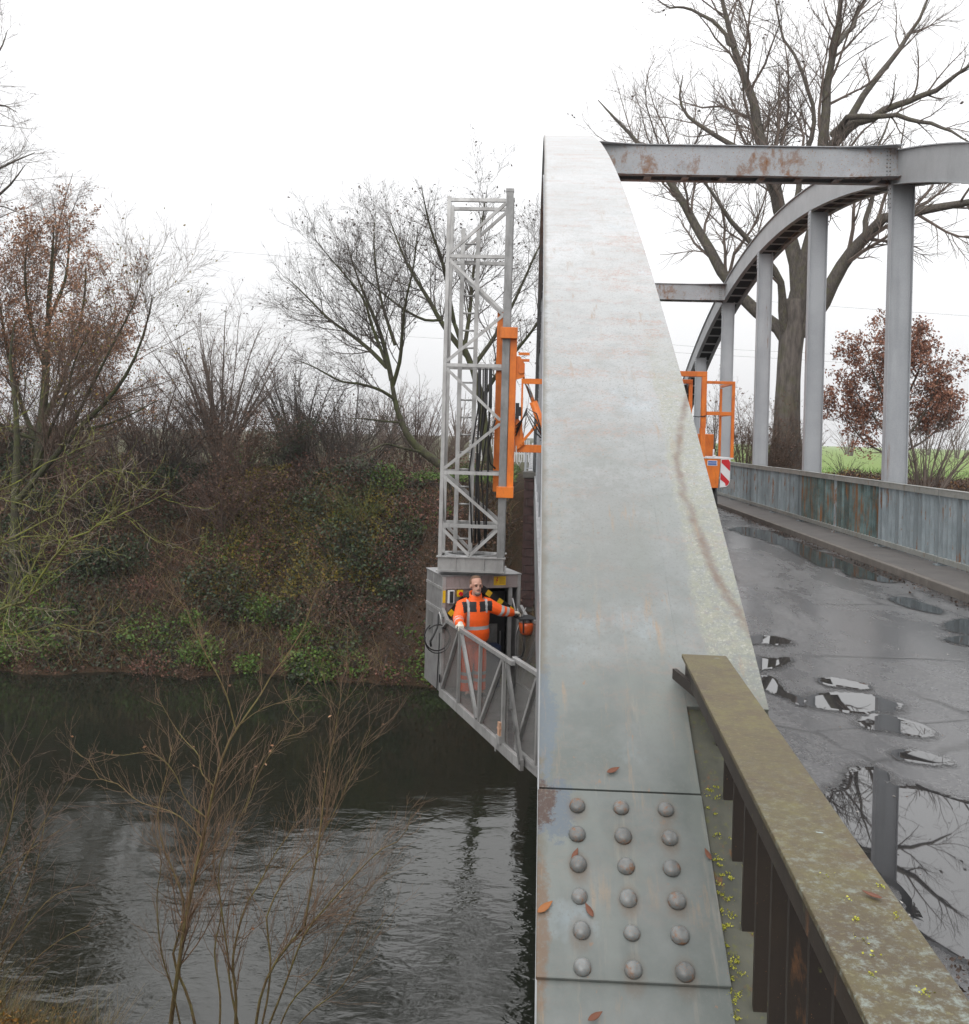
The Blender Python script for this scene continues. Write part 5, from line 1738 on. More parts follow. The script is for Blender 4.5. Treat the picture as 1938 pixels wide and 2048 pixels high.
wp = thing('work_platform', 'grey metal work platform with a box cabin and truss railings, hanging beside the bridge', 'work platform', PO)
BW, BD, BH = 1.29, .88, 1.79
add('box_side', MB().box(0, .02, -BD, -.0505, .0, BH - .02, L), M['panel'], wp)
sd_ = MB()
for c in (1.585, 1.24):
    sd_.box(-.012, -.0005, -BD + .01, -.052, c - .02, c + .02, L)
sd_.box(-.010, -.0005, -.50, -.47, 1.61, BH - .03, L)
add('seam', sd_, M['galv'], wp)
add('hatch', MB().box(-.008, -.0005, -.74, -.46, .80, 1.14, L), M['galv_dark'], wp)
add('box_side', MB().box(BW - .02, BW, -BD, -.0505, 0, BH - .02, L), M['panel'], wp)
add('box_back', MB().box(.0205, BW - .0205, -BD, -BD + .02, 0, BH - .02, L), M['panel'], wp)
add('box_top', MB().box(-.015, BW + .015, -BD - .015, .012, BH - .0195, BH, L), M['panel'], wp, bevel=.004)
for a in (0, BW - .05):
    add('corner_post', MB().box(a, a + .05, -.05, .004, 0, BH - .02, L), M['galv'], wp)
add('header', MB().box(.0505, BW - .0505, -.03, -.004, 1.60, BH - .02, L).box(.05, BW - .05, -.004, .006, 1.575, 1.60, L), M['panel_pink'], wp)
add('header', MB().box(.60, .615, -.003, .004, 1.605, BH - .025, L), M['galv'], wp)
add('front_panel', MB().box(.0505, .52, -.06, -.035, .0, 1.57, L), M['panel_pink'], wp)
ib = MB().box(.021, BW - .021, -BD + .021, -BD + .03, .1, 1.7, L)  # dark back lining and block colour in the shade of the box interior
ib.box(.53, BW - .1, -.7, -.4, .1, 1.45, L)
add('interior_shade', ib, M['dark'], wp)
add('door_jamb', MB().box(1.10, 1.16, -.06, -.02, .1, 1.57, L), M['galv'], wp)
add('inner_sheet', MB().box(.86, 1.02, -.30, -.28, .1, .95, L).box(1.03, 1.045, -.2, -.18, .6, .85, L), M['galv_dark'], wp)
ws = add('warning_sign', MB().box(.835, 1.035, -.003, .004, 1.615, 1.755, L), M['yellow'], wp)
bolt = [(.055, .125), (.035, .072), (.052, .072), (.03, .017), (.072, .088), (.053, .088), (.072, .125)]
add('lightning_mark', MB().prism([L(.835 + x, .0045, 1.615 + z) for x, z in bolt], PU * .002), M['red'], ws)
tx_ = MB()
for k in range(5):
    tx_.box(.93, 1.02, .0042, .0055, 1.64 + k * .019, 1.646 + k * .019, L)
tx_.box(.86, 1.02, .0042, .0055, 1.74, 1.746, L)
add('print_line', tx_, plain('dark_print', (.25, .12, .01), .5), ws)
add('yellow_strip', MB().box(.002, .046, .0045, .008, 1.37, 1.56, L), M['yellow'], wp)
sw = add('switch_box', MB().box(.085, .185, -.034, .03, 1.36, 1.56, L), M['white'], wp, bevel=.006)
add('switch_face', MB().box(.108, .165, .0305, .036, 1.372, 1.548, L), M['dark'], sw)
es = add('emergency_stop', MB().box(.235, .325, -.034, .02, 1.46, 1.56, L), M['yellow'], wp)
add('stop_button', MB().tube([L(.285, .0205, 1.505), L(.285, .055, 1.505)], .032, 12), M['red'], es)
# striped barrier bars
for (a0, c0, a1, c1) in ((.60, 1.60, 1.16, 1.20), (.03, 1.12, .34, 1.44)):
    A, B = L(a0, .05, c0), L(a1, .05, c1)
    bb = add('barrier_bar', MB().bar(A, B, .02, .10, (0, 0, 1)), M['black'], wp, 'black and yellow barrier bar')
    n = 3 if a0 > .5 else 2
    for k in range(n):
        t0, t1 = (.18 + .34 * k, .31 + .34 * k) if a0 > .5 else (.22 + .4 * k, .42 + .4 * k)
        add('yellow_stripe', MB().bar(A.lerp(B, t0) + PU * .002, A.lerp(B, t1) + PU * .002, .022, .085, (0, 0, 1)), M['yellow'], bb)
# black hose loop on the left corner
add('hose_loop', MB().tube([L(-.03, -.08, 1.18), L(-.05, -.03, 1.05), L(-.08, .03, 1.0), L(-.14, .04, .88), L(-.19, .05, .80), L(-.18, .06, .72)], .016, 8), M['black'], wp)
lp = []
for k in range(26):
    t = 2 * PI * k / 25 * 1.02
    lp.append(L(-.09 + .20 * math.cos(t + 2.2), .06 + .02 * (k / 25), .88 + .21 * math.sin(t + 2.2) - .04 * (k / 25)))
add('hose_loop', MB().tube(lp, .011, 6), M['black'], wp)
add('hose_loop', MB().tube([p + PU * .04 + Vector((0, 0, -.03)) for p in lp[3:22]], .009, 6), M['black'], wp)
add('cable', MB().tube([L(-.02, -.04, .9), L(-.02, -.05, .6), L(-.02, -.09, .25), L(-.02, -.1, .0)], .008, 6), M['black'], wp)
add('chain', MB().tube([L(-.02, -.07, 1.22), L(.0, .02, 1.05), L(.01, .03, .92)], .014, 6).tube([L(-.02, -.02, 1.2), L(.01, .03, 1.0)], .012, 6), M['galv'], wp)


def mesh_screen_mat():
    m, nt, b = newmat('perforated_sheet')
    setin(nt, b, color=(.22, .215, .205), rough=.5, metal=.3)
    tr_ = S(nt, 'ShaderNodeBsdfTransparent')
    mx = S(nt, 'ShaderNodeMixShader', {0: .66})
    out = nt.nodes['Material Output']
    nt.links.new(b.outputs[0], mx.inputs[1]); nt.links.new(tr_.outputs[0], mx.inputs[2])
    nt.links.new(mx.outputs[0], out.inputs[0])
    return m


M['screen'] = mesh_screen_mat()
GE = 6.2
# floor, toe boards
add('floor', MB().box(.05, BW - .05, .01, GE, .02, .06, L), M['galv_dark'], wp)
for a0, a1 in ((-.02, .03), (BW - .03, BW + .02)):
    add('toe_board', MB().box(a0, a1, .012, 3.38, -.06, .075, L), M['galv'], wp, bevel=.003)
    a2 = a0 + .07 if a0 < .5 else a0 - .07
    add('toe_board', MB().box(a2, a2 + .05, 3.0, GE, -.02, .10, L), M['galv'], wp)
RC = 1.15
VB = [.90, 1.81, 2.72]
for side, a in ((0, .0), (1, BW)):
    inn = .03 if side == 0 else -.03
    add('top_rail', MB().bar(L(a, .27, RC), L(a, 3.02, RC), .055, .055), M['galv'], wp, bevel=.003)
    add('top_rail', MB().bar(L(a + inn * 2.4, 2.86, RC + .02), L(a + inn * 2.4, GE, RC + .02), .055, .055), M['galv'], wp, bevel=.003)
    add('rail_bracket', MB().bar(L(a + .01, .0, 1.27), L(a, .28, 1.15), .05, .05), M['galv'], wp)
    add('rail_bracket', MB().bar(L(a + .01, .02, .98), L(a, .26, 1.12), .05, .03), M['galv'], wp)
    for b in VB:
        add('upright', MB().bar(L(a, b, .075), L(a, b, RC - .03), .042, .042, PU), M['galv'], wp)
    for (b0, c0, b1, c1) in ((.09, .08, .86, 1.11), (.96, 1.11, 1.72, .09), (1.88, .09, 2.66, 1.11), (2.80, 1.11, 3.36, .02)):
        add('diagonal', MB().bar(L(a + .001, b0, c0), L(a + .001, b1, c1), .046, .046, PV), M['galv'], wp)
    for (b0, c0, b1, c1) in ((3.02, .10, 3.62, 1.12), (3.78, 1.1, 4.5, .1), (4.6, .1, 5.3, 1.1)):
        add('diagonal', MB().bar(L(a + inn * 2.4, b0, c0), L(a + inn * 2.4, b1, c1), .044, .044, PV), M['galv'], wp)
    for b in (3.66, 4.54, 5.4):
        add('upright', MB().bar(L(a + inn * 2.4, b, .1), L(a + inn * 2.4, b, RC), .042, .042, PU), M['galv'], wp)
    add('mesh_screen', MB().box(a + inn * 1.1, a + inn * 1.1 + .004, .05, 2.80, .08, RC - .03, L), M['screen'], wp)
    add('mesh_screen', MB().box(a + inn * 3.4, a + inn * 3.4 + .004, 2.85, GE, .08, RC - .02, L), M['panel'] if side else M['screen'], wp)
add('ratchet_strap', MB().bar(L(-.03, 2.86, 1.05), L(-.03, 3.38, .02), .03, .012, PV).bar(L(-.035, 3.05, .68), L(-.035, 3.09, .6), .05, .03, PV).bar(L(-.035, 3.18, .42), L(-.035, 3.21, .36), .05, .03, PV), M['galv_dark'], wp)
tb = add('latch', MB().box(-.055, -.022, 2.62, 2.74, .06, .16, L).box(-.06, -.056, 2.60, 2.64, -.06, .1, L), M['galv'], wp)
add('latch_knob', MB().box(-.05, -.02, 2.66, 2.72, .161, .33, L).box(-.055, -.015, 2.65, 2.735, .24, .26, L), M['wood'], wp)
add('hinge', MB().box(-.03, -.021, .02, .07, .16, .28, L), M['black'], wp)
cb_ = MB()
# control unit on the far rail
cu = add('control_tray', MB().box(1.06, 1.34, .30, .62, 1.17, 1.19, L).box(1.10, 1.115, .60, .62, .98, 1.19, L).box(1.29, 1.305, .60, .62, .98, 1.19, L), M['dark'], wp)
add('control_lever', MB().tube([L(1.12, .40, 1.19), L(1.10, .36, 1.31)], .012, 6).tube([L(1.15, .45, 1.19), L(1.22, .42, 1.33)], .008, 6).tube([L(1.08, .40, 1.2), L(1.04, .30, 1.46)], .014, 6), M['grey_plastic'], cu)
add('lamp_shade', MB().rings([[L(1.20 + r * math.cos(2 * PI * k / 14), .52 + r * math.sin(2 * PI * k / 14), c) for k in range(14)] for r, c in ((.05, .93), (.095, .95), (.115, 1.02), (.125, 1.10), (.11, 1.12))]), M['amber'], wp)
add('lamp_neck', MB().tube([L(1.20, .52, 1.11), L(1.20, .52, 1.17)], .05, 10), M['grey_plastic'], wp)
pole = add('pole', MB().tube([L(1.10, .35, .1), L(1.10, .35, .92), L(1.14, .38, 1.1)], .018, 8), M['galv_dark'], wp)
add('pole_foot', MB().tube([L(1.08, .45, .56), L(1.08, .45, .58)], [.09, .09], 10), M['galv_dark'], wp)
add('pole', MB().tube([L(1.17, .5, 1.0), L(1.17, .52, .7), L(1.14, .5, .6), L(1.06, .48, .56)], .016, 8), M['black'], wp)
add('tool_case', MB().box(.62, .86, .10, .32, .10, .74, L), plain('dark_blue_case', (.015, .025, .06), .5), wp)

# ------------------------------------------------------------------ the worker
def fuse(mb, vox, smooth=3):
    """several closed lofts melted into one continuous surface"""
    me = bpy.data.meshes.new('tmp')
    me.from_pydata(mb.v, [], mb.f)
    o = bpy.data.objects.new('tmp', me)
    COL.objects.link(o)
    r = o.modifiers.new('r', 'REMESH'); r.mode = 'VOXEL'; r.voxel_size = vox
    s = o.modifiers.new('s', 'SMOOTH'); s.factor = .5; s.iterations = smooth
    dg = bpy.context.evaluated_depsgraph_get()
    out = bpy.data.meshes.new_from_object(o.evaluated_get(dg))
    bpy.data.objects.remove(o); bpy.data.meshes.remove(me)
    return out


def oval(c, rx, ry, ax, ay, k=16):
    return [c + ax * (rx * math.cos(2 * PI * i / k)) + ay * (ry * math.sin(2 * PI * i / k)) for i in range(k)]


def loft(mb, stations, k=16):
    """stations: (a, b, c, half width, half depth)"""
    mb.rings([oval(L(a, b, c), w, d, PV, PU, k) for a, b, c, w, d in stations])


PA, PB = .375, .43
person = thing('person', 'man in an orange high visibility jacket and trousers with gloved hands on the platform rails', 'person', L(PA, PB, .06))
H = lambda da, db, c: (PA + da, PB + db, c)


def seg(mb, pts, rs, k=12):
    mb.tube([L(*p) for p in pts], rs, k)


body = MB()
loft(body, [H(0, -.02, .86) + (.165, .115), H(0, -.02, .95) + (.175, .125), H(0, 0, 1.10) + (.155, .11), H(0, .02, 1.30) + (.175, .115), H(0, .035, 1.42) + (.165, .10), H(0, .045, 1.49) + (.09, .08), H(-.002, .055, 1.55) + (.062, .065), H(-.004, .07, 1.62) + (.062, .068)])
for s_ in (-1, 1):
    seg(body, [H(s_ * .095, -.01, .92), H(s_ * .105, .02, .52), H(s_ * .11, -.01, .14)], [.095, .062, .045])
    seg(body, [H(s_ * .11, -.05, .10), H(s_ * .12, .16, .09)], [.045, .04])
RS, RE, RH = H(-.205, .03, 1.425), H(-.315, .20, 1.245), (.02, .88, 1.19)
LS, LE, LH = H(.20, .03, 1.425), H(.40, .07, 1.31), (PA + .655, PB + .0, 1.255)
seg(body, [H(-.12, .03, 1.43), RS, RE, RH], [.065, .062, .05, .035])
seg(body, [H(.12, .03, 1.43), LS, LE, LH], [.065, .062, .05, .035])
# head: skull, jaw, nose, ears, chin beard stays a child
hc = L(*H(-.012, .095, 1.715))
HR = Matrix.Rotation(math.radians(-6), 3, 'Z') @ Matrix.Rotation(math.radians(0), 3, 'X')
hx = PV; hy = PU; hz = Vector((0, 0, 1))


def hp(x, y, z):
    return hc + (hx * x + hy * y + hz * z) * 1.12


def hsphere(mb, x, y, z, rx, ry, rz, k=12):
    rings = []
    for i in range(9):
        th = -PI / 2 + PI * i / 8
        cc = max(math.cos(th), .03)
        rings.append([hp(x + rx * cc * math.cos(2 * PI * j / k), y + ry * cc * math.sin(2 * PI * j / k), z + rz * math.sin(th)) for j in range(k)])
    mb.rings(rings)


hsphere(body, 0, -.012, .025, .078, .098, .098)
hsphere(body, 0, .022, -.055, .060, .070, .075)
hsphere(body, 0, .075, -.095, .032, .024, .026)
hsphere(body, 0, .088, -.022, .013, .018, .026)
hsphere(body, 0, .094, -.034, .017, .015, .012)
hsphere(body, -.03, .070, .018, .03, .02, .012)
hsphere(body, .03, .070, .018, .03, .02, .012)
hsphere(body, -.081, -.005, -.015, .010, .022, .034)
hsphere(body, .081, -.005, -.015, .010, .022, .034)
skin = plain('skin', (.46, .25, .185), .5, 0, .14, 14)
bme = fuse(body, .0100, 2)
me_loc = Vector(WORLD_AT[person.name])
for v in bme.vertices:
    v.co -= me_loc
bme.polygons.foreach_set('use_smooth', [True] * len(bme.polygons))
bme.materials.clear()
link_mesh('body', bme, skin, person, loc=me_loc)
# face details
fe = MB()
for s_ in (-1, 1):
    hsphere(fe, s_ * .031, .0795, .000, .0125, .008, .0065, 8)
add('eye', fe, plain('dark_eye', (.05, .035, .03), .3), person)
fb = MB()
for s_ in (-1, 1):
    hsphere(fb, s_ * .033, .087, .021, .021, .007, .0055, 8)
add('eyebrow', fb, plain('brow_hair', (.13, .08, .05), .8), person)
mo = MB(); hsphere(mo, 0, .090, -.068, .024, .006, .005, 8)
add('mouth', mo, plain('lips', (.28, .10, .085), .5), person)
bd_ = MB()
hsphere(bd_, 0, .062, -.100, .047, .040, .030, 12)
hsphere(bd_, 0, .082, -.055, .030, .012, .009, 10)
bb_ = fuse(bd_, .006, 2)
for v in bb_.vertices: v.co -= me_loc
bb_.materials.clear(); bb_.polygons.foreach_set('use_smooth', [True] * len(bb_.polygons))
link_mesh('beard', bb_, plain('grey_beard', (.21, .16, .135), .9, 0, .4, 90), person, loc=me_loc)
hr_ = MB()
for i in range(-1, 2):
    pass
hairpts = []
hsphere(hr_, 0, -.040, .035, .083, .080, .090, 14)
hsphere(hr_, 0, -.020, .098, .062, .066, .030, 14)
for s_ in (-1, 1):
    hsphere(hr_, s_ * .074, -.02, .02, .012, .036, .050, 10)
hb = fuse(hr_, .007, 2)
for v in hb.vertices: v.co -= me_loc
hb.materials.clear(); hb.polygons.foreach_set('use_smooth', [True] * len(hb.polygons))
link_mesh('hair', hb, plain('short_brown_hair', (.16, .09, .055), .85, 0, .4, 80), person, loc=me_loc)

# jacket: padded, folded; zones of orange, black yoke and grey reflective bands
jk = MB()
loft(jk, [H(.0, .0, .86) + (.215, .165), H(.0, .0, .90) + (.236, .178), H(.0, .01, 1.00) + (.246, .178), H(-.005, .02, 1.08) + (.230, .162), H(0, .03, 1.20) + (.230, .162), H(0, .035, 1.34) + (.228, .152), H(0, .035, 1.43) + (.20, .13), H(0, .04, 1.49) + (.115, .105), H(0, .05, 1.535) + (.092, .094)], 22)
seg(jk, [H(-.12, .03, 1.425), H(-.20, .035, 1.41), RE, H(-.35, .32, 1.225), (.025, .84, 1.20)], [.105, .104, .088, .080, .066])
seg(jk, [H(.12, .03, 1.425), H(.195, .035, 1.41), LE, H(.52, .05, 1.285), (PA + .61, PB + .02, 1.262)], [.105, .104, .086, .076, .062])
jr = np.random.default_rng(8)
for k in range(22):  # creases and puffs in the padding
    aa = jr.random() * 2 * PI
    cz = .90 + .5 * jr.random()
    jk.sphere(L(*H(.176 * math.cos(aa), .118 * math.sin(aa), cz)), (.062, .062, .026), 10, 6)
for t in np.linspace(.1, .95, 7):
    for (A, B) in ((RS, RE), (RE, RH), (LS, LE), (LE, LH)):
        c = [A[i] + (B[i] - A[i]) * t for i in range(3)]
        if t < .85: jk.sphere(L(c[0] + jr.normal(0, .012), c[1] + jr.normal(0, .02), c[2] + jr.normal(0, .012)), (.060, .060, .045), 8, 5)
jme = fuse(jk, .0105, 3)
orange_c = plain('orange_fabric', (.95, .115, .006), .6, 0, .2, 7, .9)
black_c = plain('black_fabric', (.014, .014, .016), .7)
refl = plain('grey_reflective_band', (.40, .40, .405), .45, 0, .15, 30)


def closest_t(p, A, B):
    d = B - A
    return (p - A).dot(d) / d.dot(d)


wa = {k: L(*v) for k, v in (('RS', RS), ('RE', RE), ('RH', RH), ('LS', LS), ('LE', LE), ('LH', LH))}
idx = []
for pl in jme.polygons:
    c = Vector(pl.center)
    loc = c - L(PA, PB, 0)
    a, b, z = loc.dot(PV), loc.dot(PU), loc.z
    m = 0
    onarm = (a < -.24) or (a > .24)
    if not onarm:
        if 1.325 < z < 1.475 and abs(a) > .025 and b > -.1:
            m = 1
        if abs(abs(a) - .145) < .019 and z > (1.085 if a < 0 else 1.31):
            m = 2
        if 1.06 < z < 1.108:
            m = 2
        if z > 1.505: m = 0
        if abs(a) < .02 and 1.33 < z < 1.5: m = 0
    if a > .24:
        t = closest_t(c, wa['LS'], wa['LH'])
        if .40 < t < .50 or .60 < t < .70: m = 2
    if a < -.2 and b > .12:
        t = closest_t(c, wa['RE'], wa['RH'])
        if .30 < t < .40 or .55 < t < .65: m = 2
    idx.append(m)
for v in jme.vertices: v.co -= me_loc
jme.materials.clear()
jo = link_mesh('jacket', jme, [orange_c, black_c, refl], person, loc=me_loc)
jme.polygons.foreach_set('material_index', idx)
jme.polygons.foreach_set('use_smooth', [True] * len(idx))
col_ = MB()
ring_ = []
for r0, z0, bo in ((.088, 1.50, .045), (.098, 1.535, .045), (.094, 1.585, .03), (.080, 1.582, .035), (.078, 1.52, .045)):
    ring_.append([L(*H(r0 * math.cos(2 * PI * k / 18), bo + r0 * math.sin(2 * PI * k / 18), z0 - .035 * math.sin(2 * PI * k / 18))) for k in range(18)])
col_.rings(ring_, cap=False)
hd = MB(); hd.rings(ring_, cap=False)
add('collar', col_, orange_c, person)
hood = MB().sphere(L(*H(-.02, -.075, 1.52)), (.12, .075, .06), 12, 8)
hood.sphere(L(*H(-.02, -.06, 1.555)), (.095, .05, .04), 12, 8)
add('hood', hood, black_c, person)
# trousers
ts = MB()
loft(ts, [H(0, -.01, .80) + (.175, .135), H(0, -.01, .92) + (.182, .14), H(0, -.01, .98) + (.17, .13)])
for s_ in (-1, 1):
    seg(ts, [H(s_ * .085, -.01, .90), H(s_ * .10, .0, .70), H(s_ * .108, .022, .50), H(s_ * .112, .0, .30), H(s_ * .115, -.005, .12)], [.115, .108, .098, .094, .098])
tme = fuse(ts, .010, 2)
ti = []
for pl in tme.polygons:
    z = pl.center.z - PO.z
    ti.append(1 if (.36 < z < .41 or .25 < z < .30) else 0)
for v in tme.vertices: v.co -= me_loc
tme.materials.clear()
link_mesh('trousers', tme, [orange_c, refl], person, loc=me_loc)
tme.polygons.foreach_set('material_index', ti)
tme.polygons.foreach_set('use_smooth', [True] * len(ti))
bt = MB()
for s_ in (-1, 1):
    bt.tube([L(*H(s_ * .112, -.07, .085)), L(*H(s_ * .115, .03, .095)), L(*H(s_ * .12, .13, .08)), L(*H(s_ * .122, .19, .078))], [.04, .052, .046, .03], 10)
add('boot', bt, M['black'], person)


def glove(label, wrist, fwd, up, curl, thumb_side):
    """palm, four unequal bent fingers, a thumb leaving the side of the palm"""
    f, u = fwd.normalized(), up.normalized()
    s = f.cross(u).normalized() * thumb_side
    u = s.cross(f).normalized() * thumb_side
    gm = MB()
    gm.rings([oval(wrist + f * d, w, h, s, u, 12) for d, w, h in ((-.05, .042, .036), (-.01, .038, .030), (.03, .046, .026), (.07, .049, .022), (.085, .044, .018))])
    for i, (off, ln) in enumerate(((.034, .072), (.012, .082), (-.011, .077), (-.033, .060))):
        p0 = wrist + f * .065 + s * off
        d1 = (f * math.cos(curl * .5) - u * math.sin(curl * .5))
        d2 = (f * math.cos(curl * 1.2) - u * math.sin(curl * 1.2))
        d3 = (f * math.cos(curl * 1.9) - u * math.sin(curl * 1.9))
        p1 = p0 + d1 * ln * .5; p2 = p1 + d2 * ln * .36; p3 = p2 + d3 * ln * .3
        gm.tube([p0, p1, p2, p3], [.0115, .011, .0105, .008], 8)
    t0 = wrist + f * .02 + s * .036
    t1 = t0 + (f * .55 + s * .7 - u * .25).normalized() * .038
    t2 = t1 + (f * .9 + s * .15 - u * .6).normalized() * .034
    gm.tube([t0, t1, t2], [.015, .0125, .009], 8)
    gme = fuse(gm, .004, 1)
    for v in gme.vertices: v.co -= me_loc
    gme.materials.clear()
    gme.polygons.foreach_set('use_smooth', [True] * len(gme.polygons))
    return link_mesh('glove', gme, plain('white_work_glove', (.62, .58, .50), .8, 0, .25, 30), person, loc=me_loc)


glove('right', L(.015, .86, 1.215), (PU * .8 + Vector((0, 0, -.35)) - PV * .12), Vector((0, 0, 1)) + PU * .3, 1.0, 1)
glove('left', L(PA + .635, PB + .02, 1.265), (PV * .9 + Vector((0, 0, -.12)) - PU * .1), Vector((0, 0, 1)), .75, -1)
# ------------------------------------------------------------------ far end: pier, gate, pale fence
pier = thing('abutment_pier', 'dark pier of red stone blocks with a concrete cap at the far bridge end', 'pier', (-.55, 43.2, -3.2))
pr = random.Random(4)
zc = -6.0
row = 0
M['stone'] = plain('dark_red_stone', (.060, .030, .028), .85, 0, .5, 3, .5)
add('core', MB().box(-.30, .30, 42.96, 44.4, -7.2, -.14), M['concrete_dark'], pier)
while zc < -.2:
    hgt = .37
    off = .0 if row % 2 else -.3
    for k in range(2):
        x0 = max(-.34, -.34 + k * .45 + off); x1 = min(.32, -.34 + (k + 1) * .45 + off - .03)
        if x1 - x0 < .1:
            continue
        add('stone_block', MB().box(x0, x1, 42.88 + pr.uniform(-.03, .04), 42.955, zc + .02, min(zc + hgt, -.16)), M['stone'], pier)
    zc += hgt + .01; row += 1
add('pier_cap', MB().box(-.40, .36, 42.8, 44.5, -.14, .14), M['concrete_dark'], pier, bevel=.03)
gt_ = thing('small_gate', 'narrow grey steel gate standing on the stone pier at the far end of the bridge', 'gate', (-.05, 43.6, .14))
for x in (-.30, .08):
    add('gate_post', MB().box(x - .05, x + .05, 43.55, 43.65, .14, 1.26), M['post'], gt_)
for z in (.25, 1.2):
    add('crossbar', MB().box(-.249, .029, 43.58, 43.62, z, z + .05), M['post'], gt_)
for k in range(4):
    add('bar', MB().box(-.21 + k * .065, -.19 + k * .065, 43.59, 43.61, .3, 1.2), M['post'], gt_)
pf = thing('picket_fence', 'short white fence on a grass rise beyond the far end of the bridge', 'fence', (-1.6, 62, .2))
for z in (.55, 1.05):
    add('rail', MB().box(-4.2, -.2, 62.0, 62.04, z, z + .09), M['white'], pf)
pk = None
for k in range(26):
    x = -4.15 + k * .155
    if pk is None:
        pk = add('picket', MB().box(x, x + .09, 61.96, 61.995, .05, 1.32 if k % 8 else 1.5), M['white'], pf, origin=(x, 62, 0)); xk = x
    else:
        again(pk, (x - xk, 0, 0))
cover('green_plants', np.stack([sg.uniform(-6, -.8, 9000), sg.uniform(46, 64, 9000), np.full(9000, -.55)], 1), .14, M['leaf_green'], 'grass rise beside the far end of the bridge', .35, .4, .8)

# ------------------------------------------------------------------ leaves, lichen, grit on the steel and the road
def curled_leaf(name, label, p, size, ang, nrm=(0, 0, 1), mat='brown_leaf', curl=.35, group='fallen leaves on the steelwork'):
    n = Vector(nrm).normalized()
    d = Vector((math.cos(ang), math.sin(ang), 0)); d = (d - n * d.dot(n)).normalized()
    w = n.cross(d)
    prof = [(0, .02), (.15, .16), (.35, .24), (.6, .22), (.82, .12), (1, .01)]
    vs, fs = [], []
    for i, (t, h) in enumerate(prof):
        lift = curl * size * (t - .4) ** 2 * 1.2 + .002
        for s_ in (-1, 0, 1):
            vs.append(Vector(p) + d * (t - .5) * size + w * (s_ * h * size * .8) + n * (lift + abs(s_) * h * size * curl * .9))
    for i in range(len(prof) - 1):
        for j in range(2):
            a = i * 3 + j
            fs.append((a, a + 1, a + 4, a + 3))
    m_ = MB().add(vs, fs, True)
    o = add(name, m_, M[mat], None, label, 'leaf', group, None, origin=p)
    so = o.modifiers.new('t', 'SOLIDIFY'); so.thickness = .0007
    return o


def on_arch(px, py, off=0.0):
    """point of the arch plate seen at a photograph pixel"""
    d = ray(px, py)
    t = .5
    lo, hi = .3, 6.0
    for _ in range(50):
        t = (lo + hi) / 2
        p = EYE + d * t
        n = p[1] / SP
        if p[2] > arch_top(n) - off * 1.2: lo = t
        else: hi = t
    p = EYE + d * t
    sl = -.66 * (p[1] / SP - NV) / SP
    return Vector(p), Vector((0, -sl, 1)).normalized()


for (px, py, s, a, mt, lab) in [
    (1226, 1544, .036, .5, 'brown_leaf', 'dry brown leaf lying above the seam of the riveted plate'),
    (1090, 1818, .042, .75, 'tan_leaf', 'tan leaf lying at the left rim of the riveted plate'),
    (1178, 1824, .034, 2.0, 'brown_leaf', 'brown leaf lying between the fourth and fifth rivet rows'),
    (1150, 1712, .032, 1.2, 'brown_leaf', 'dark curled leaf caught behind a rivet in the left column'),
    (1190, 2036, .034, .6, 'brown_leaf', 'brown leaf on the lowest plate, below the riveted one'),
    (1415, 1712, .03, 1.9, 'brown_leaf', 'curled leaf in the mossy strip beside the riveted plate')]:
    p, n = on_arch(px, py)
    curled_leaf('fallen_leaf', lab, p + n * .003, s, a, n, mt)
dd = ray(1744, 1795)
p = EYE + dd * ((1.1585 - EYE[2]) / dd[2])
curled_leaf('fallen_leaf', 'reddish leaf lying on the brown handrail', Vector(p) + Vector((0, 0, .001)), .026, 2.4, (0, 0, 1), 'brown_leaf', .12)
# leaf clump wedged under the handrail
# lichen tufts on the mossy strip, the bars and the handrail
lg = np.random.default_rng(15)


def lichen(name, label, centres, rad, per, size):
    pts = []
    for c in centres:
        k = int(per * (.4 + lg.random()))
        q = np.array(c) + lg.normal(0, 1, (k, 3)) * np.array([rad, rad, rad * .25]) * (.4 + lg.random())
        pts.append(q)
    pts = np.concatenate(pts)
    v, q = leaf_mesh(lg, pts, size, .9, .6)
    return link_mesh(name, np_mesh(name, v, quads=q), M['lichen'], None, label, kind='stuff')


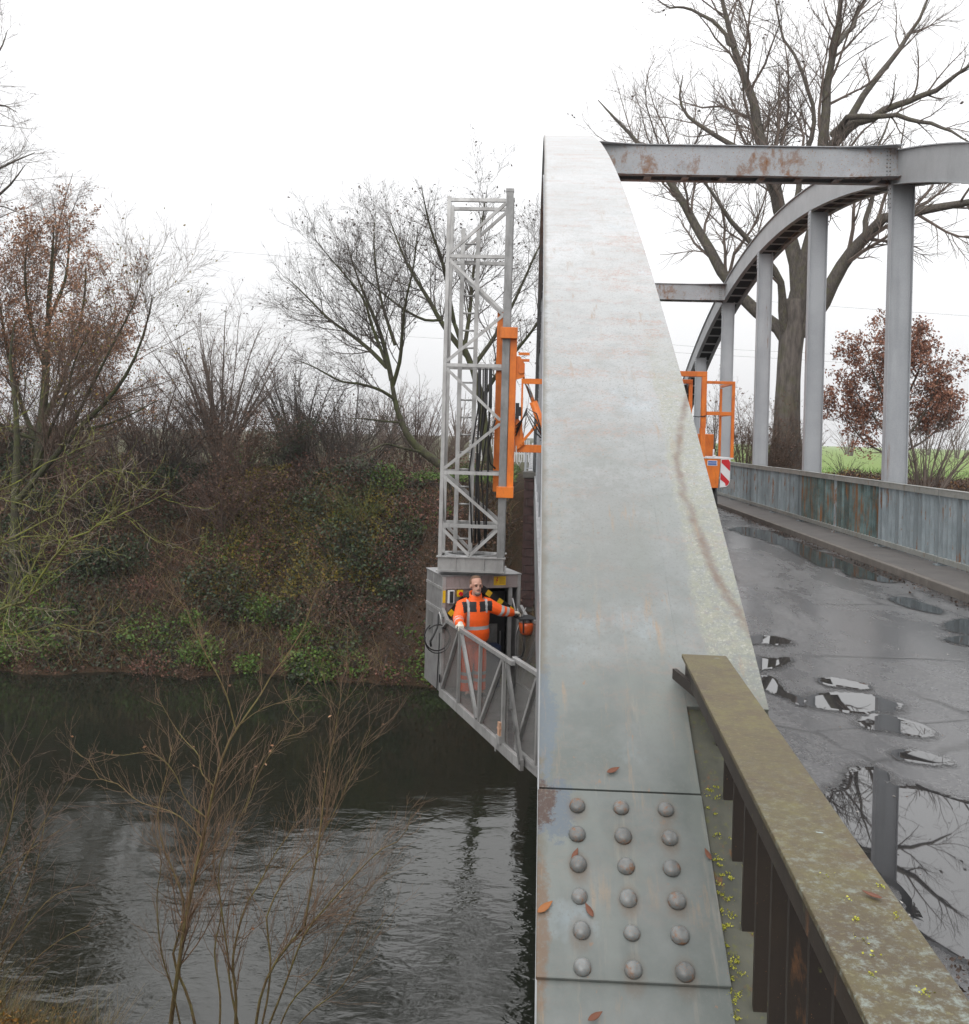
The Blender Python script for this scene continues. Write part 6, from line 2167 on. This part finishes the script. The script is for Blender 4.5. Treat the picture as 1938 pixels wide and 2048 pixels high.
cs = []
for k in range(60):
    py = 1555 + 480 * lg.random() ** .8
    px = 1410 + (py - 1560) * .10 + lg.gamma(1.4, 13)
    p, n = on_arch(px, py, .012)
    cs.append(np.array(p + n * .001))
lichen('lichen', 'yellow lichen along the mossy strip beside the riveted plate', cs, .0050, 34, .0034)
cs = []
for (px, py) in [(1760, 1772), (1690, 1797), (1652, 1750), (1724, 1878), (1738, 1908), (1745, 1950), (1792, 1830), (1850, 1985), (1712, 1838)]:
    dd = ray(px, py); p = EYE + dd * ((1.1585 - EYE[2]) / dd[2]); cs.append(p)
lichen('lichen', 'small yellow lichen spots on the brown handrail', cs, .005, 18, .0028)

kx = sg.uniform(XK - .40, XK - .02, 1500); kx = XK - .02 - np.abs(sg.normal(0, .13, 1500))
cover('leaf_bits', np.stack([kx, sg.uniform(2, 43, 1500), np.full(1500, .006)], 1), .030, M['leaf_dead'], 'leaf bits washed against the kerb', .01, .7, .15)
q_ = np.array([onz(x, y, .01) for x, y in zip(sg.uniform(1860, 1990, 240), sg.uniform(1915, 2048, 240))])
cover('leaf_bits', q_, .016, M['leaf_dead'], 'dark rotting leaf bits on the road by the near handrail', .012, .7, .2)
q_ = np.stack([sg.uniform(.75, 5.6, 500), 3.2 + 30 * sg.random(500) ** 2, np.full(500, .004)], 1)
q_[:, 2] = np.where(q_[:, 0] > XK, .106, .004)
cover('grit', q_, .013, leafmat('pale_grit', [(.45, .43, .40), (.30, .28, .26), (.10, .06, .04)]), 'pale grit and bits of leaf on the wet road', .002, .8, .2)

# ------------------------------------------------------------------ damp air
hz = MB().box(-1300, 1300, -110, 1600, -11.2, 46)
hm = bpy.data.materials.new('damp_air'); hm.use_nodes = True
hn = hm.node_tree; hn.nodes.clear()
ho = hn.nodes.new('ShaderNodeOutputMaterial')
hv = hn.nodes.new('ShaderNodeVolumePrincipled')
hv.inputs['Color'].default_value = (.94, .95, .97, 1)
hv.inputs['Density'].default_value = .0003
hv.inputs['Anisotropy'].default_value = 0.0
hn.links.new(hv.outputs[0], ho.inputs['Volume'])
add('haze', hz, hm, None, 'thin pale haze over river and field', kind='stuff')
